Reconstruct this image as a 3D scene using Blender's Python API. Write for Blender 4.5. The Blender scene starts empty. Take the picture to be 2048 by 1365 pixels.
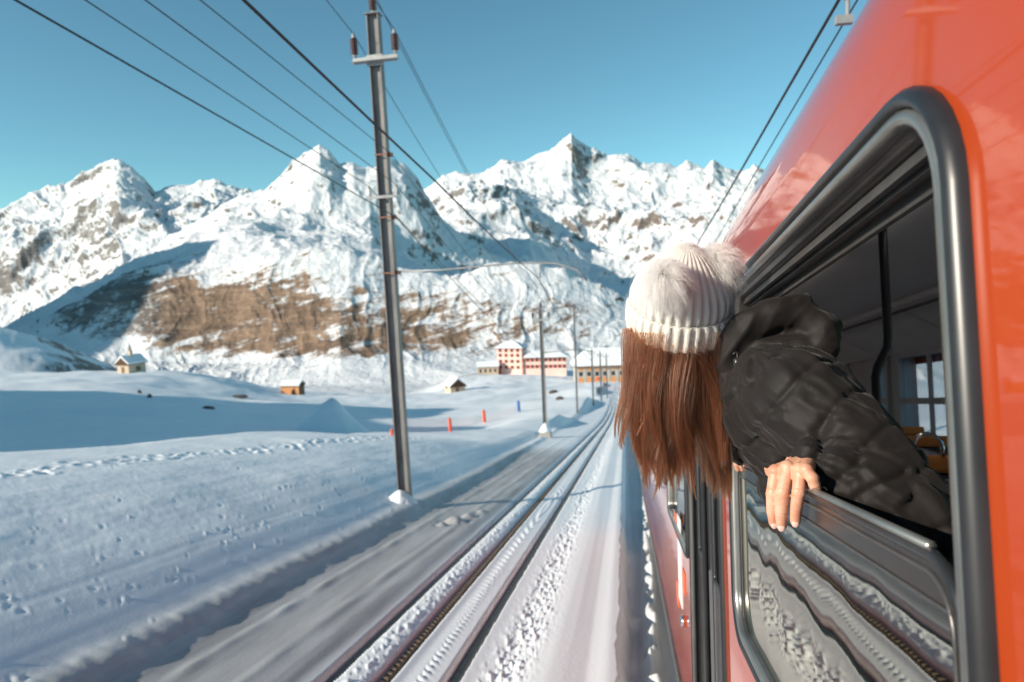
import bpy, bmesh, math, random
import numpy as np
from mathutils import Vector, Matrix, Quaternion

random.seed(7)
RNG = np.random.RandomState(11)
scene = bpy.context.scene
COL = scene.collection

# ------------------------------------------------------------------ camera
CAM = np.array([0.0, 0.0, 2.4])
FPX = 1365.33                                   # 24 mm lens on a 2048 px wide frame
PSI, PITCH, ROLL, SLOPE = 0.163304, math.radians(-5), 0.03, 0.177834
_f = np.array([-math.sin(PSI) * math.cos(PITCH), math.cos(PSI) * math.cos(PITCH), math.sin(PITCH)])
_r0 = np.array([math.cos(PSI), math.sin(PSI), 0.0])
_u0 = np.cross(_r0, _f)
_r = _r0 * math.cos(ROLL) - _u0 * math.sin(ROLL)
_u = _u0 * math.cos(ROLL) + _r0 * math.sin(ROLL)
cam_d = bpy.data.cameras.new('camera')
cam_o = bpy.data.objects.new('camera', cam_d)
COL.objects.link(cam_o)
M = Matrix.Identity(4)
for i in range(3):
    M[i][0], M[i][1], M[i][2], M[i][3] = _r[i], _u[i], -_f[i], CAM[i]
cam_o.matrix_world = M
cam_d.lens = 24.0
cam_d.sensor_width = 36.0
cam_d.clip_start = 0.02
cam_d.clip_end = 60000
cam_d.dof.use_dof = True
cam_d.dof.focus_distance = 1.3
cam_d.dof.aperture_fstop = 5.0
scene.camera = cam_o

# ------------------------------------------------------------------ sky and sun
SUN_EL = math.radians(21.0)
SUN_AZ = np.array([-0.80, -0.60])
SUN = np.array([SUN_AZ[0] * math.cos(SUN_EL), SUN_AZ[1] * math.cos(SUN_EL), math.sin(SUN_EL)])
world = bpy.data.worlds.new('World')
scene.world = world
world.use_nodes = True
wn, wl = world.node_tree.nodes, world.node_tree.links
wn.clear()
sky = wn.new('ShaderNodeTexSky')
sky.sky_type = 'NISHITA'
sky.sun_disc = False
sky.sun_elevation = SUN_EL
sky.sun_rotation = math.atan2(SUN_AZ[0], SUN_AZ[1]) % (2 * math.pi)
sky.altitude = 2500
sky.air_density = 1.0
sky.dust_density = 0.6
sky.ozone_density = 1.0
tint = wn.new('ShaderNodeMix')
tint.data_type = 'RGBA'
tint.blend_type = 'MULTIPLY'
tint.inputs[0].default_value = 1.0
tint.inputs[7].default_value = (0.64, 1.0, 0.88, 1)
bg = wn.new('ShaderNodeBackground')
bg.inputs[1].default_value = 0.116
wo = wn.new('ShaderNodeOutputWorld')
wl.new(sky.outputs[0], tint.inputs[6])
wl.new(tint.outputs[2], bg.inputs[0])
wl.new(bg.outputs[0], wo.inputs[0])
sun_d = bpy.data.lights.new('sun', 'SUN')
sun_d.energy = 4.3
sun_d.angle = math.radians(0.5)
sun_d.color = (1.0, 0.9, 0.76)
sun_o = bpy.data.objects.new('sun', sun_d)
COL.objects.link(sun_o)
sun_o.rotation_euler = Vector(SUN).to_track_quat('Z', 'Y').to_euler()
sun_o.location = (-30, -30, 40)
scene.view_settings.view_transform = 'Standard'
scene.view_settings.look = 'None'
scene.view_settings.exposure = 0.52
scene.view_settings.gamma = 1.0
scene.view_settings.use_curve_mapping = False
scene.cycles.max_bounces = 8
scene.cycles.diffuse_bounces = 5
scene.cycles.glossy_bounces = 4
scene.cycles.transmission_bounces = 4
scene.cycles.transparent_max_bounces = 12
scene.cycles.caustics_reflective = False
scene.cycles.caustics_refractive = False
scene.cycles.use_denoising = True

# ------------------------------------------------------------------ frames
RT = np.array(Matrix.Rotation(-SLOPE, 3, 'X'))   # railway frame (u across, v along, w up) -> world axes
def ray(px, py):
    return _f + _r * ((px - 1024) / FPX) + _u * ((682.5 - py) / FPX)
def P(px, py, D):                                # world point seen at a pixel of the survey picture, D metres deep
    return CAM + D * ray(px, py)
def T(px, py, D):                                # the same in the railway frame, origin at the eye
    return RT.T @ (D * ray(px, py))
def TU(px, py, u):                               # where the ray meets the plane u = const
    d = RT.T @ ray(px, py)
    return d * (u / d[0])
M_T = Matrix.Translation(Vector(CAM)) @ Matrix.Rotation(-SLOPE, 4, 'X')
TAN = math.tan(SLOPE)

# ------------------------------------------------------------------ noise
_perm = RNG.permutation(512).astype(np.int64)
_perm = np.concatenate([_perm, _perm, _perm])
_g = RNG.rand(512) * 2 * np.pi
_gx, _gy = np.cos(_g), np.sin(_g)
def perlin(x, y):
    xi = np.floor(x).astype(np.int64); yi = np.floor(y).astype(np.int64)
    xf, yf = x - xi, y - yi
    xi &= 511; yi &= 511
    def h(a, b): return _perm[(_perm[a & 511] + b) & 511]
    def g(ix, iy, dx, dy):
        k = h(ix, iy)
        return _gx[k] * dx + _gy[k] * dy
    u = xf * xf * xf * (xf * (xf * 6 - 15) + 10); v = yf * yf * yf * (yf * (yf * 6 - 15) + 10)
    a = g(xi, yi, xf, yf); b = g(xi + 1, yi, xf - 1, yf)
    c = g(xi, yi + 1, xf, yf - 1); d = g(xi + 1, yi + 1, xf - 1, yf - 1)
    return (a + u * (b - a)) * (1 - v) + (c + u * (d - c)) * v
def fbm(x, y, n=5, gain=0.5):
    s, a = 0, 1.0
    for i in range(n):
        s = s + a * perlin(x * 2 ** i + 17.3 * i, y * 2 ** i + 5.1 * i); a *= gain
    return s
def ridged(x, y, n=6, gain=0.5):
    s, a, w = 0, 1.0, 1.0
    for i in range(n):
        q = (1 - np.abs(perlin(x * 2 ** i + 31.7 * i, y * 2 ** i + 9.2 * i)) * 1.9)
        q = np.clip(q, 0, 1) ** 2
        s = s + a * w * q
        w = np.clip(q * 1.4, 0, 1); a *= gain
    return s
def sstep(a, b, x):
    t = np.clip((x - a) / (b - a), 0, 1)
    return t * t * (3 - 2 * t)

# ------------------------------------------------------------------ object helpers
def tag(o, label=None, cat=None, group=None, kind=None):
    if label: o['label'] = label
    if cat: o['category'] = cat
    if group: o['group'] = group
    if kind: o['kind'] = kind
    return o
def link(name, me, mats, parent=None):
    o = bpy.data.objects.new(name, me)
    COL.objects.link(o)
    for m in (mats if isinstance(mats, (list, tuple)) else [mats]):
        me.materials.append(m)
    if parent: o.parent = parent
    return o
def empty(name, mat=None, loc=None):
    o = bpy.data.objects.new(name, None)
    COL.objects.link(o)
    o.empty_display_size = 0.2
    if mat is not None: o.matrix_world = mat
    if loc is not None: o.location = loc
    return o
def mesh_np(name, V, Fq, smooth=True):
    me = bpy.data.meshes.new(name)
    V = np.asarray(V, np.float32); Fq = np.asarray(Fq, np.int32)
    k = Fq.shape[1]
    me.vertices.add(len(V)); me.vertices.foreach_set('co', V.ravel())
    me.loops.add(Fq.size); me.loops.foreach_set('vertex_index', Fq.ravel())
    me.polygons.add(len(Fq)); me.polygons.foreach_set('loop_start', np.arange(0, Fq.size, k, dtype=np.int32))
    me.update(calc_edges=True)
    if smooth: me.polygons.foreach_set('use_smooth', np.ones(len(Fq), bool))
    me.validate()
    return me
def grid_faces(nr, nc):
    i = np.arange(nr - 1)[:, None] * nc + np.arange(nc - 1)[None]
    return np.stack([i, i + 1, i + nc + 1, i + nc], -1).reshape(-1, 4)
def grid_normals(X):
    a = np.gradient(X, axis=0); b = np.gradient(X, axis=1)
    n = np.cross(b, a)
    return n / (np.linalg.norm(n, axis=-1, keepdims=True) + 1e-12)
def attr(me, name, val):
    a = me.attributes.new(name, 'FLOAT', 'POINT')
    a.data.foreach_set('value', np.asarray(val, np.float32).ravel())

# ------------------------------------------------------------------ materials
def mat(name, col=(0.5, 0.5, 0.5), rough=0.5, metal=0.0, **kw):
    m = bpy.data.materials.new(name); m.use_nodes = True
    b = m.node_tree.nodes['Principled BSDF']
    b.inputs['Base Color'].default_value = (*col, 1)
    b.inputs['Roughness'].default_value = rough
    b.inputs['Metallic'].default_value = metal
    for k, v in kw.items(): b.inputs[k].default_value = v
    return m
class N:                                         # tiny node-graph helper
    def __init__(s, m):
        s.m = m; s.t = m.node_tree; s.b = s.t.nodes['Principled BSDF']
    def n(s, typ, **kw):
        x = s.t.nodes.new(typ)
        for k, v in kw.items(): setattr(x, k, v)
        return x
    def l(s, a, b): s.t.links.new(a, b)
    def coord(s, scale=(1, 1, 1), which='Object'):
        tc = s.n('ShaderNodeTexCoord'); mp = s.n('ShaderNodeMapping')
        mp.inputs['Scale'].default_value = scale
        s.l(tc.outputs[which], mp.inputs['Vector']); return mp.outputs[0]
    def noise(s, vec, scale, detail=6, rough=0.55, dist=0.0):
        x = s.n('ShaderNodeTexNoise')
        x.inputs['Scale'].default_value = scale; x.inputs['Detail'].default_value = detail
        x.inputs['Roughness'].default_value = rough; x.inputs['Distortion'].default_value = dist
        if vec is not None: s.l(vec, x.inputs['Vector'])
        return x.outputs['Fac']
    def ramp(s, fac, stops):
        x = s.n('ShaderNodeValToRGB'); e = x.color_ramp.elements
        while len(e) < len(stops): e.new(0.5)
        for q, (p, c) in zip(e, stops):
            q.position = p; q.color = (*c, 1) if len(c) == 3 else c
        s.l(fac, x.inputs['Fac']); return x.outputs['Color']
    def mix(s, fac, a, b, blend='MIX'):
        x = s.n('ShaderNodeMix', data_type='RGBA', blend_type=blend)
        for sock, v in ((x.inputs[0], fac), (x.inputs[6], a), (x.inputs[7], b)):
            if isinstance(v, (int, float)): sock.default_value = v
            elif isinstance(v, tuple): sock.default_value = (*v, 1)
            else: s.l(v, sock)
        return x.outputs[2]
    def math(s, op, a, b=0.0, c=0.0, clamp=False):
        x = s.n('ShaderNodeMath', operation=op, use_clamp=clamp)
        for sock, v in zip(x.inputs, (a, b, c)):
            if isinstance(v, (int, float)): sock.default_value = v
            else: s.l(v, sock)
        return x.outputs[0]
    def bump(s, h, strength=0.3, dist=0.01, prev=None):
        x = s.n('ShaderNodeBump'); x.inputs['Strength'].default_value = strength
        x.inputs['Distance'].default_value = dist
        s.l(h, x.inputs['Height'])
        if prev is not None: s.l(prev, x.inputs['Normal'])
        s.l(x.outputs[0], s.b.inputs['Normal']); return x.outputs[0]
    def attr(s, name):
        x = s.n('ShaderNodeAttribute'); x.attribute_name = name; return x.outputs['Fac']
    def base(s, c): s.l(c, s.b.inputs['Base Color'])
    def rough(s, c): s.l(c, s.b.inputs['Roughness'])

def noisy(name, c1, c2, scale=8, rough=0.6, metal=0.0, bump=0.0, bdist=0.005, stretch=(1, 1, 1), **kw):
    m = mat(name, c1, rough, metal, **kw); g = N(m)
    v = g.coord(stretch); f = g.noise(v, scale)
    g.base(g.ramp(f, [(0.3, c1), (0.7, c2)]))
    if bump: g.bump(g.noise(v, scale * 3), bump, bdist)
    return m

m_snow = mat('snow', (0.83, 0.86, 0.9), 0.62); g = N(m_snow)
v = g.coord()
dirt = g.attr('dirt')
f = g.noise(v, 0.35, 4)
c = g.ramp(f, [(0.3, (0.80, 0.83, 0.86)), (0.7, (0.87, 0.885, 0.9))])
soil = g.ramp(g.noise(v, 3.0, 5), [(0.35, (0.10, 0.075, 0.06)), (0.7, (0.26, 0.2, 0.16))])
dm = g.math('SUBTRACT', dirt, g.math('MULTIPLY', g.noise(v, 1.6, 6, 0.7), 0.9))
shade_grime = g.math('MULTIPLY', g.attr('shade_grime'), g.math('MULTIPLY_ADD', g.noise(g.coord((3, .25, 1)), 1.6, 6, .65), 1.1, 0.25), clamp=True)
c = g.mix(shade_grime, c, (0.30, 0.285, 0.28))  # grey mixed into the snow for painted bed shade and dirt
g.base(g.mix(g.ramp(dm, [(0.0, (0, 0, 0)), (0.18, (1, 1, 1))]), c, soil))
b1 = g.bump(g.noise(v, 28, 5, 0.6), 0.16, 0.02)
g.bump(g.noise(v, 260, 2, 0.7), 0.22, 0.002, b1)

m_rock = mat('alpine_rock_and_snow', (0.8, 0.8, 0.8), 0.75); g = N(m_rock)
v = g.coord()
rk = g.attr('rock'); br = g.attr('brown')
n1 = g.noise(v, 0.012, 8, 0.62); n2 = g.noise(v, 0.05, 6, 0.65)
vs = g.coord((1, 1, 6)); strata = g.noise(vs, 0.006, 7, 0.7, 0.4)
grey = g.ramp(strata, [(0.32, (0.10, 0.095, 0.095)), (0.5, (0.19, 0.175, 0.165)), (0.68, (0.32, 0.29, 0.27))])
brown = g.ramp(strata, [(0.3, (0.11, 0.075, 0.055)), (0.5, (0.25, 0.165, 0.11)), (0.7, (0.40, 0.28, 0.19))])
rc = g.mix(br, grey, brown)
rc = g.mix(0.35, rc, g.ramp(n2, [(0.3, (0.1, 0.09, 0.085)), (0.7, (0.5, 0.44, 0.38))]), 'OVERLAY')
fac = g.math('ADD', rk, g.math('MULTIPLY', g.math('SUBTRACT', n1, 0.5), 0.9))
fac = g.math('ADD', fac, g.math('MULTIPLY', g.math('SUBTRACT', n2, 0.5), 0.7))
tc_ = g.n('ShaderNodeTexCoord'); m1_ = g.n('ShaderNodeMapping'); m1_.inputs['Rotation'].default_value = (0, math.radians(17), 0); m2_ = g.n('ShaderNodeMapping'); m2_.inputs['Scale'].default_value = (1, 1, 7)
g.l(tc_.outputs['Object'], m1_.inputs[0]); g.l(m1_.outputs[0], m2_.inputs[0])
ledge = g.noise(m2_.outputs[0], 0.0042, 7, 0.62, 0.5)
fac = g.math('ADD', fac, g.math('MULTIPLY', g.math('SUBTRACT', ledge, 0.5), g.math('MULTIPLY_ADD', br, 1.1, 0.25)))
g.base(g.mix(g.ramp(fac, [(0.43, (0, 0, 0)), (0.66, (1, 1, 1))]), (0.76, 0.77, 0.785), rc))
b1 = g.bump(n1, 0.7, 22.0)
g.bump(n2, 0.6, 7.0, b1)
# ------------------------------------------------------------------ the ground
def track_z(y):                                  # height of the railway plane: 18 % down, easing towards the station
    y = np.asarray(y, float)
    d = np.maximum(y - 60, 0)
    s1 = 0.121
    e = np.where(d < 60, d * d / 120, d - 30)    # eases from TAN to s1 over 60 m
    return -TAN * y + (TAN - s1) * e
def bank_amount(y):
    return sstep(36, 23, y)
_pr = np.random.RandomState(5)
def line_noise(u, y, su, sy): return perlin(u / su + 3.1, y / sy + 7.7)
def corridor(u, y):
    """height above the railway plane beside the tracks"""
    n_slow = fbm(u * 0.5 + 4, y * 0.16, 4)
    # own track trench, snow strip between the tracks, left track, cutting, bank
    edge = -0.10 + 0.035 * perlin(u * 0 + 2.2, y * 1.7) + 0.03 * perlin(u * 0 + 8.2, y * 6.0) + 0.02 * perlin(u * 0 + 5, y * 15)
    strip = 0.10 + 0.13 * sstep(-1.30, -0.55, u) + 0.03 * sstep(-0.35, -0.14, u)
    h = np.where(u > edge, 0.26 - 0.36 * sstep(0, 0.13, u - edge), strip)
    rgt = u - (0.19 + 0.022 * np.clip(y - 5, 0, 15))
    h = h + np.where(u > .1, (0.42 * np.clip(0.45 + 0.9 * perlin(y / .45, y * 0 + 2) + .7 * perlin(y / .13, u / .12), 0, 1.1)) * np.exp(-(rgt / 0.085) ** 4) + .03 * np.maximum(perlin(u / .09, y / .1), 0), 0)
    h = np.where(u > 3.6, -0.1 + 0.8 * sstep(3.6, 4.6, u), h)
    h = np.where(u < -1.36, 0.035, h)
    # smooth furrows combed along the line by the plough
    comb = perlin(u / 0.09 + 40, y / 9.0) * 0.004 + perlin(u / 0.25, y / 14.0) * 0.006
    h = h + np.where(u < -0.1, comb, 0)
    # clods between the tracks
    cl = np.exp(-((u + 0.98 + 0.05 * perlin(y * .7, y * 0 + 3)) / 0.17) ** 2)
    lump = np.maximum(perlin(u / 0.055, y / 0.07) + 0.5 * perlin(u / 0.026, y / 0.03), 0)
    h = h + cl * (0.085 * lump - 0.025)
    cl2 = np.exp(-((u + 2.28) / 0.11) ** 2)
    h = h + cl2 * (0.05 * np.maximum(perlin(u / 0.06, y / 0.09) + 0.5 * perlin(u / 0.03, y / 0.04), 0) + 0.02)
    # herringbone left by the rack pinion
    hb = np.exp(-((u + 1.76) / 0.075) ** 2)
    h = h + hb * 0.014 * np.sin(2 * np.pi * (y + 0.9 * np.abs(u + 1.76)) / 0.115) - 0.012 * np.exp(-((u + 1.86) / 0.07) ** 2)
    # grooves the rails and the rack run in
    for uc, wd, dp in ((-1.47, 0.062, 0.15), (-2.51, 0.058, 0.14), (-2.05, 0.062, 0.10)):
        h = h - dp * sstep(wd + 0.022, wd, np.abs(u - uc + 0.006 * perlin(y * 3, y * 0 + uc)))
    # left bed: ridges
    h = h + np.where(u < -2.6, 0.035 * sstep(-2.62, -2.9, u) + 0.022 * np.exp(-((u + 3.15 + 0.05 * perlin(y * .5, y * 0)) / 0.07) ** 2) * (0.6 + perlin(y / .8, y * 0 + 5)), 0)
    h = h + np.where(u < -2.7, 0.03 * np.exp(-((u + 3.75) / 0.06) ** 2) * (0.5 + perlin(y / .5, y * 0 + 9)), 0)
    # windrow at the toe and the bank itself
    A = bank_amount(y)
    toe = -4.25 + 0.12 * perlin(y * 0.35, y * 0 + 1) - 0.035 * np.maximum(y - 20, 0)
    d = toe - u
    h = h + (0.085 + 0.035 * perlin(y * 2.1, y * 0 + 4) + .02 * perlin(y * 8, u * 5)) * np.exp(-((d - 0.1) / 0.24) ** 2)
    prof = 0.95 * (1 - np.exp(-np.maximum(d, 0) / 2.5)) + 0.34 * (1 - np.exp(-np.maximum(d, 0) / 8)) - 0.030 * np.maximum(d - 8.6, 0) ** 2
    lowb = 0.30 * sstep(0, 1.6, d) + 0.012 * np.maximum(d, 0)
    bank = prof * A + lowb * (1 - A)
    h = h + np.where(d > 0, bank, 0)
    h = h + sstep(0.3, 2.5, d) * (0.10 * fbm(u * 0.25, y * 0.2, 3) + 0.012 * fbm(u * 2.0, y * 1.2, 4) + .0045 * fbm(u * 9, y * 7, 3))
    return h

# points of the open slope beyond the bank, surveyed as picture position and distance
PTS = [(0, 915, 48), (0, 850, 72), (0, 790, 108), (0, 748, 150), (-250, 900, 55), (-250, 800, 100), (-250, 745, 170),
       (150, 895, 52), (150, 820, 84), (150, 765, 128), (240, 744, 185), (150, 745, 165), (300, 875, 57), (300, 800, 96), (300, 752, 165),
       (400, 850, 70), (400, 800, 98), (410, 748, 195), (510, 772, 225), (450, 868, 62), (470, 815, 104), (560, 790, 190),
       (600, 800, 175), (585, 866, 66), (660, 866, 66), (640, 812, 120), (700, 826, 100), (700, 800, 180), (780, 868, 72), (780, 812, 150),
       (790, 793, 250), (620, 783, 215), (700, 792, 235),
       (850, 840, 96), (900, 866, 74), (850, 800, 170), (910, 785, 222), (830, 792, 255), (920, 757, 285), (960, 870, 60), (1000, 740, 352), (1130, 735, 368),
       (1040, 825, 100), (1038, 780, 200), (1100, 872, 50), (1155, 829, 72), (1100, 800, 150), (1060, 850, 75), (1180, 762, 252), (1240, 764, 256),
       (1190, 790, 150), (1140, 780, 200), (1080, 745, 345), (1300, 765, 300), (1400, 780, 250), (1600, 780, 250), (1900, 820, 300), (2300, 840, 300),
       # brow of the plateau: the slope falls away out of sight into the valley
       (0, 790, 230), (150, 790, 260), (240, 800, 330), (410, 800, 320), (510, 815, 330), (620, 815, 300), (700, 818, 320), (790, 815, 360), (920, 800, 430), (1060, 790, 470),
       (1240, 790, 450), (1500, 810, 450), (-300, 790, 300), (2000, 850, 500),
       # the hill on the left, in front of the valley
       (-300, 650, 430), (-150, 640, 430), (0, 657, 430), (60, 668, 440), (120, 692, 450), (180, 716, 460), (232, 744, 470), (0, 715, 330), (100, 735, 330), (-200, 705, 320),
       (0, 740, 640), (150, 790, 660), (300, 820, 560), (-300, 700, 700)]
for px in (-500, 0, 300, 600, 900, 1200, 1500, 2000):
    PTS += [(px, 830, 900), (px, 850, 1700)]
pw = [P(*q) for q in PTS]
for y in (38, 46, 56, 70, 90, 120, 160):
    for u in (-6.5, -9.0):
        pw.append(np.array([u - 0.01 * y, y, track_z(y) + 0.45 + 0.008 * max(y - 45, 0)]))
for y in (40, 80, 140, 220):
    for u in (12, 40):
        pw.append(np.array([u, y, track_z(y) + 0.6 + 0.05 * u]))
# the hollow left of the bank and the rise beyond it, outside the picture
for (x, y, dz) in ((-22, 6, -1.6), (-25, 16, -1.7), (-28, 28, -2.0), (-24, -10, -.5), (-40, 0, -1.5), (-55, 10, -1.0), (-60, -20, -1), (-90, -50, -2), (-130, -110, -8), (-20, -40, 1), (-8, -40, 1.2),
                   (10, -30, 1.2), (30, -30, 3), (30, 10, 1.5), (60, 60, 2), (-6, -15, .8), (-15, -15, 1.2), (-15, 0, .9), (-15, 10, .8), (-16, 18, .5), (-17, 25, .0)):
    pw.append(np.array([x, y, track_z(y) + dz]))
pw = np.array(pw)
def _pol(x, y):
    r = np.sqrt(x * x + y * y + 36.0)
    return np.arctan2(x, y + 9.0) * 1.7, np.log(r), r
_a, _b, _rr = _pol(pw[:, 0], pw[:, 1])
_E = (pw[:, 2] - CAM[2]) / _rr
_Q = np.stack([_a, _b], 1)
def _tps(d2): return 0.5 * d2 * np.log(d2 + 1e-9)
_n = len(_Q)
_K = _tps(((_Q[:, None] - _Q[None]) ** 2).sum(-1)) + np.eye(_n) * 6e-4
_Pm = np.concatenate([np.ones((_n, 1)), _Q], 1)
_A = np.zeros((_n + 3, _n + 3)); _A[:_n, :_n] = _K; _A[:_n, _n:] = _Pm; _A[_n:, :_n] = _Pm.T
_w = np.linalg.solve(_A, np.concatenate([_E, np.zeros(3)]))
def open_slope(x, y):
    sh = x.shape; x = x.ravel(); y = y.ravel()
    out = np.empty(len(x))
    for s in range(0, len(x), 60000):
        a, b, r = _pol(x[s:s + 60000], y[s:s + 60000])
        d2 = (a[:, None] - _Q[None, :, 0]) ** 2 + (b[:, None] - _Q[None, :, 1]) ** 2
        out[s:s + 60000] = (_tps(d2) @ _w[:_n] + _w[_n] + _w[_n + 1] * a + _w[_n + 2] * b) * r + CAM[2]
    return out.reshape(sh)
# hillocks, drifts and the shading rise left of the picture: x, y, length along, width across, direction, height
MOUNDS = [(-78, 27, 24, 12, math.radians(127), 24.0), (-105, 60, 21, 14, math.radians(127), 25.0)]
_q = P(650, 862, 68)
PILES = [(_q[0], _q[1] + 2.0, 4.0, 4.0)]
def ground_z(x, y, detail=True):
    u = x
    wt = sstep(-6.6, -5.2, u) * (1 - sstep(4.6, 9, u)) * (1 - sstep(200, 260, y))
    wb = sstep(-20, -15.5, u) * (1 - sstep(6, 14, u)) * (1 - sstep(38, 50, y)) * sstep(-40, -25, y)
    wc = np.maximum(wt, wb)
    zo = np.zeros_like(x); mo = wc < 0.9999
    if mo.any():
        xo, yo = x[mo], y[mo]
        z = open_slope(xo, yo)
        r = np.hypot(xo, yo)
        am = sstep(14, 60, r)
        z = z + am * (0.9 * fbm(xo / 38, yo / 38, 3) + 0.28 * fbm(xo / 9 + 5, yo / 9, 3)) * np.clip(r / 120, 0.35, 2.2)
        for (mx, my, ln, wd, az, hh) in MOUNDS:
            dx, dy = xo - mx, yo - my
            a = dx * math.cos(az) + dy * math.sin(az); b = -dx * math.sin(az) + dy * math.cos(az)
            z = z + hh * np.exp(-(a / ln) ** 2 - (b / wd) ** 2)
        for (mx, my, R0, hh) in PILES:
            d = np.hypot(xo - mx, (yo - my)) + .25 * perlin(xo * .6, yo * .6)
            z = z + hh * np.clip(1 - d / R0, 0, 1) ** 1.25
        zo[mo] = z
    zc = np.zeros_like(x); mc = wc > 0.0001
    if mc.any(): zc[mc] = track_z(y[mc]) + corridor(u[mc], y[mc])
    return np.where(wc > .9999, zc, np.where(wc < .0001, zo, zc * wc + zo * (1 - wc)))
def gz(x, y): return float(ground_z(np.array([float(x)]), np.array([float(y)]))[0])

TH0, TH1 = math.radians(-50), math.radians(31)
th = np.concatenate([np.radians(np.linspace(-180, -51, 60)), np.linspace(TH0, TH1, 980), np.radians(np.linspace(32, 180, 60))])
rr = np.concatenate([[0.02, 0.5, 1.0, 1.6, 2.1], np.exp(np.linspace(math.log(2.5), math.log(70), 430)), np.exp(np.linspace(math.log(71), math.log(1900), 210))])
RR, TT = np.meshgrid(rr, th, indexing='ij')
X, Y = RR * np.sin(TT), RR * np.cos(TT)
Z = ground_z(X, Y)
# footprints along the crest and small pits where clods have rolled down the bank
pr = np.random.RandomState(3)
pits = []
for k in range(150):
    y = 7 + 26 * (k / 150) + pr.randn() * .15
    u = -10.6 + 0.10 * (y - 10) + (0.22 if k % 2 else -0.22) + pr.randn() * .16
    pits.append((u, y, 0.08 + .05 * pr.rand(), 0.04 + .05 * pr.rand()))
for k in range(330):
    y = 4 + 18 * pr.rand() ** 1.3; u = -4.9 - 6.0 * pr.rand() ** 1.5
    pits.append((u, y, 0.014 + .026 * pr.rand(), (0.005 + .014 * pr.rand()) * (1 if pr.rand() < .85 else -1)))
for k in range(60):
    y = 4 + 16 * pr.rand(); u = -4.5 - 1.5 * pr.rand()
    pits.append((u, y, 0.015 + .02 * pr.rand(), -(0.006 + .014 * pr.rand())))
for (u, y, s_, d_) in ((-3.28, 12.4, .16, -.10), (-3.12, 13.0, .12, -.07), (-3.40, 12.0, .09, -.06), (-3.0, 13.6, .10, -.05), (-3.05, 12.3, .06, -.05)):
    pits.append((u, y, s_, d_))
near = np.argwhere(rr < 45).ravel()[-1]
Xn, Yn = X[:near], Y[:near]
for (u, y, s, dp) in pits:
    rc, tc = math.hypot(u, y), math.atan2(u, y)
    i0, i1 = np.searchsorted(rr[:near], [rc - 4 * s, rc + 4 * s]); j0, j1 = np.searchsorted(th, [tc - 4 * s / rc, tc + 4 * s / rc])
    if i1 <= i0 or j1 <= j0: continue
    d2 = ((Xn[i0:i1, j0:j1] - u) ** 2 + (Yn[i0:i1, j0:j1] - y) ** 2) / (s * s)
    Z[i0:i1, j0:j1] -= dp * (np.exp(-d2) - 0.35 * np.exp(-((np.sqrt(d2) - 1.5) / .5) ** 2))
V = np.stack([X, Y, Z], -1)
me = mesh_np('ground', V.reshape(-1, 3), grid_faces(*X.shape)[:, ::-1])
nz = np.abs(grid_normals(V)[..., 2])
R_ = np.hypot(X, Y)
dirt = np.where(R_ > 150, sstep(0.93, 0.74, nz) * 0.8 + 0.55 * sstep(330, 380, R_) * sstep(math.radians(-28.5), math.radians(-33), TT) * sstep(math.radians(-60), math.radians(-40), TT) * sstep(-.2, .3, fbm(X / 50, Y / 50, 3) + .12)
                + 0.55 * sstep(230, 300, R_) * sstep(math.radians(-28), math.radians(-24), TT) * (1 - sstep(math.radians(-12), math.radians(-9), TT)), 0.0)
attr(me, 'dirt', dirt)
shade_grime = sstep(-2.55, -2.75, X) * sstep(-4.9, -4.2, X + 0.03 * np.maximum(Y - 20, 0)) * sstep(36, 28, Y) * .95 + .55 * sstep(.0, .12, X) * sstep(4, 3, X) + .35 * np.exp(-((X + 2.28) / .15) ** 2) * 0 + .5 * (np.exp(-((X + 1.47) / .06) ** 2) + np.exp(-((X + 2.51) / .06) ** 2) + np.exp(-((X + 2.05) / .07) ** 2))  # bank's shadow on dirty left bed painted in; trench and grooves greyed too
attr(me, 'shade_grime', np.where(R_ < 120, shade_grime, 0))
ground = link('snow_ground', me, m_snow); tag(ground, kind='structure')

# ------------------------------------------------------------------ the mountains
def layer(r, pts):
    """ridge or foot line: picture positions at distance r (number or list) -> direction, distance, slope"""
    out = []
    for k, q in enumerate(pts):
        D = q[2] if len(q) > 2 else r
        w = P(q[0], q[1], D) - CAM
        out.append((math.atan2(w[0], w[1]), math.hypot(w[0], w[1]), w[2] / math.hypot(w[0], w[1])))
    return np.array(sorted(out))
SKY = [(-1200, 470), (-800, 430), (-500, 460), (-300, 400), (-150, 440), (-60, 400), (0, 412), (55, 388), (130, 372), (165, 350), (200, 335), (228, 322), (262, 336), (290, 360), (310, 384), (345, 375), (385, 380), (430, 366), (470, 380), (500, 384),
       (540, 420), (600, 430), (700, 430), (800, 430), (860, 378), (885, 352), (910, 346), (935, 352), (960, 345), (1000, 326), (1040, 329), (1075, 313), (1105, 296), (1125, 279), (1142, 266), (1156, 286),
       (1172, 306), (1215, 321), (1255, 312), (1285, 326), (1325, 322), (1355, 326), (1380, 314), (1410, 331), (1425, 314), (1445, 330), (1480, 346), (1510, 340), (1560, 360), (1700, 330), (1850, 380), (2048, 340), (2400, 400), (2700, 430)]
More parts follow.
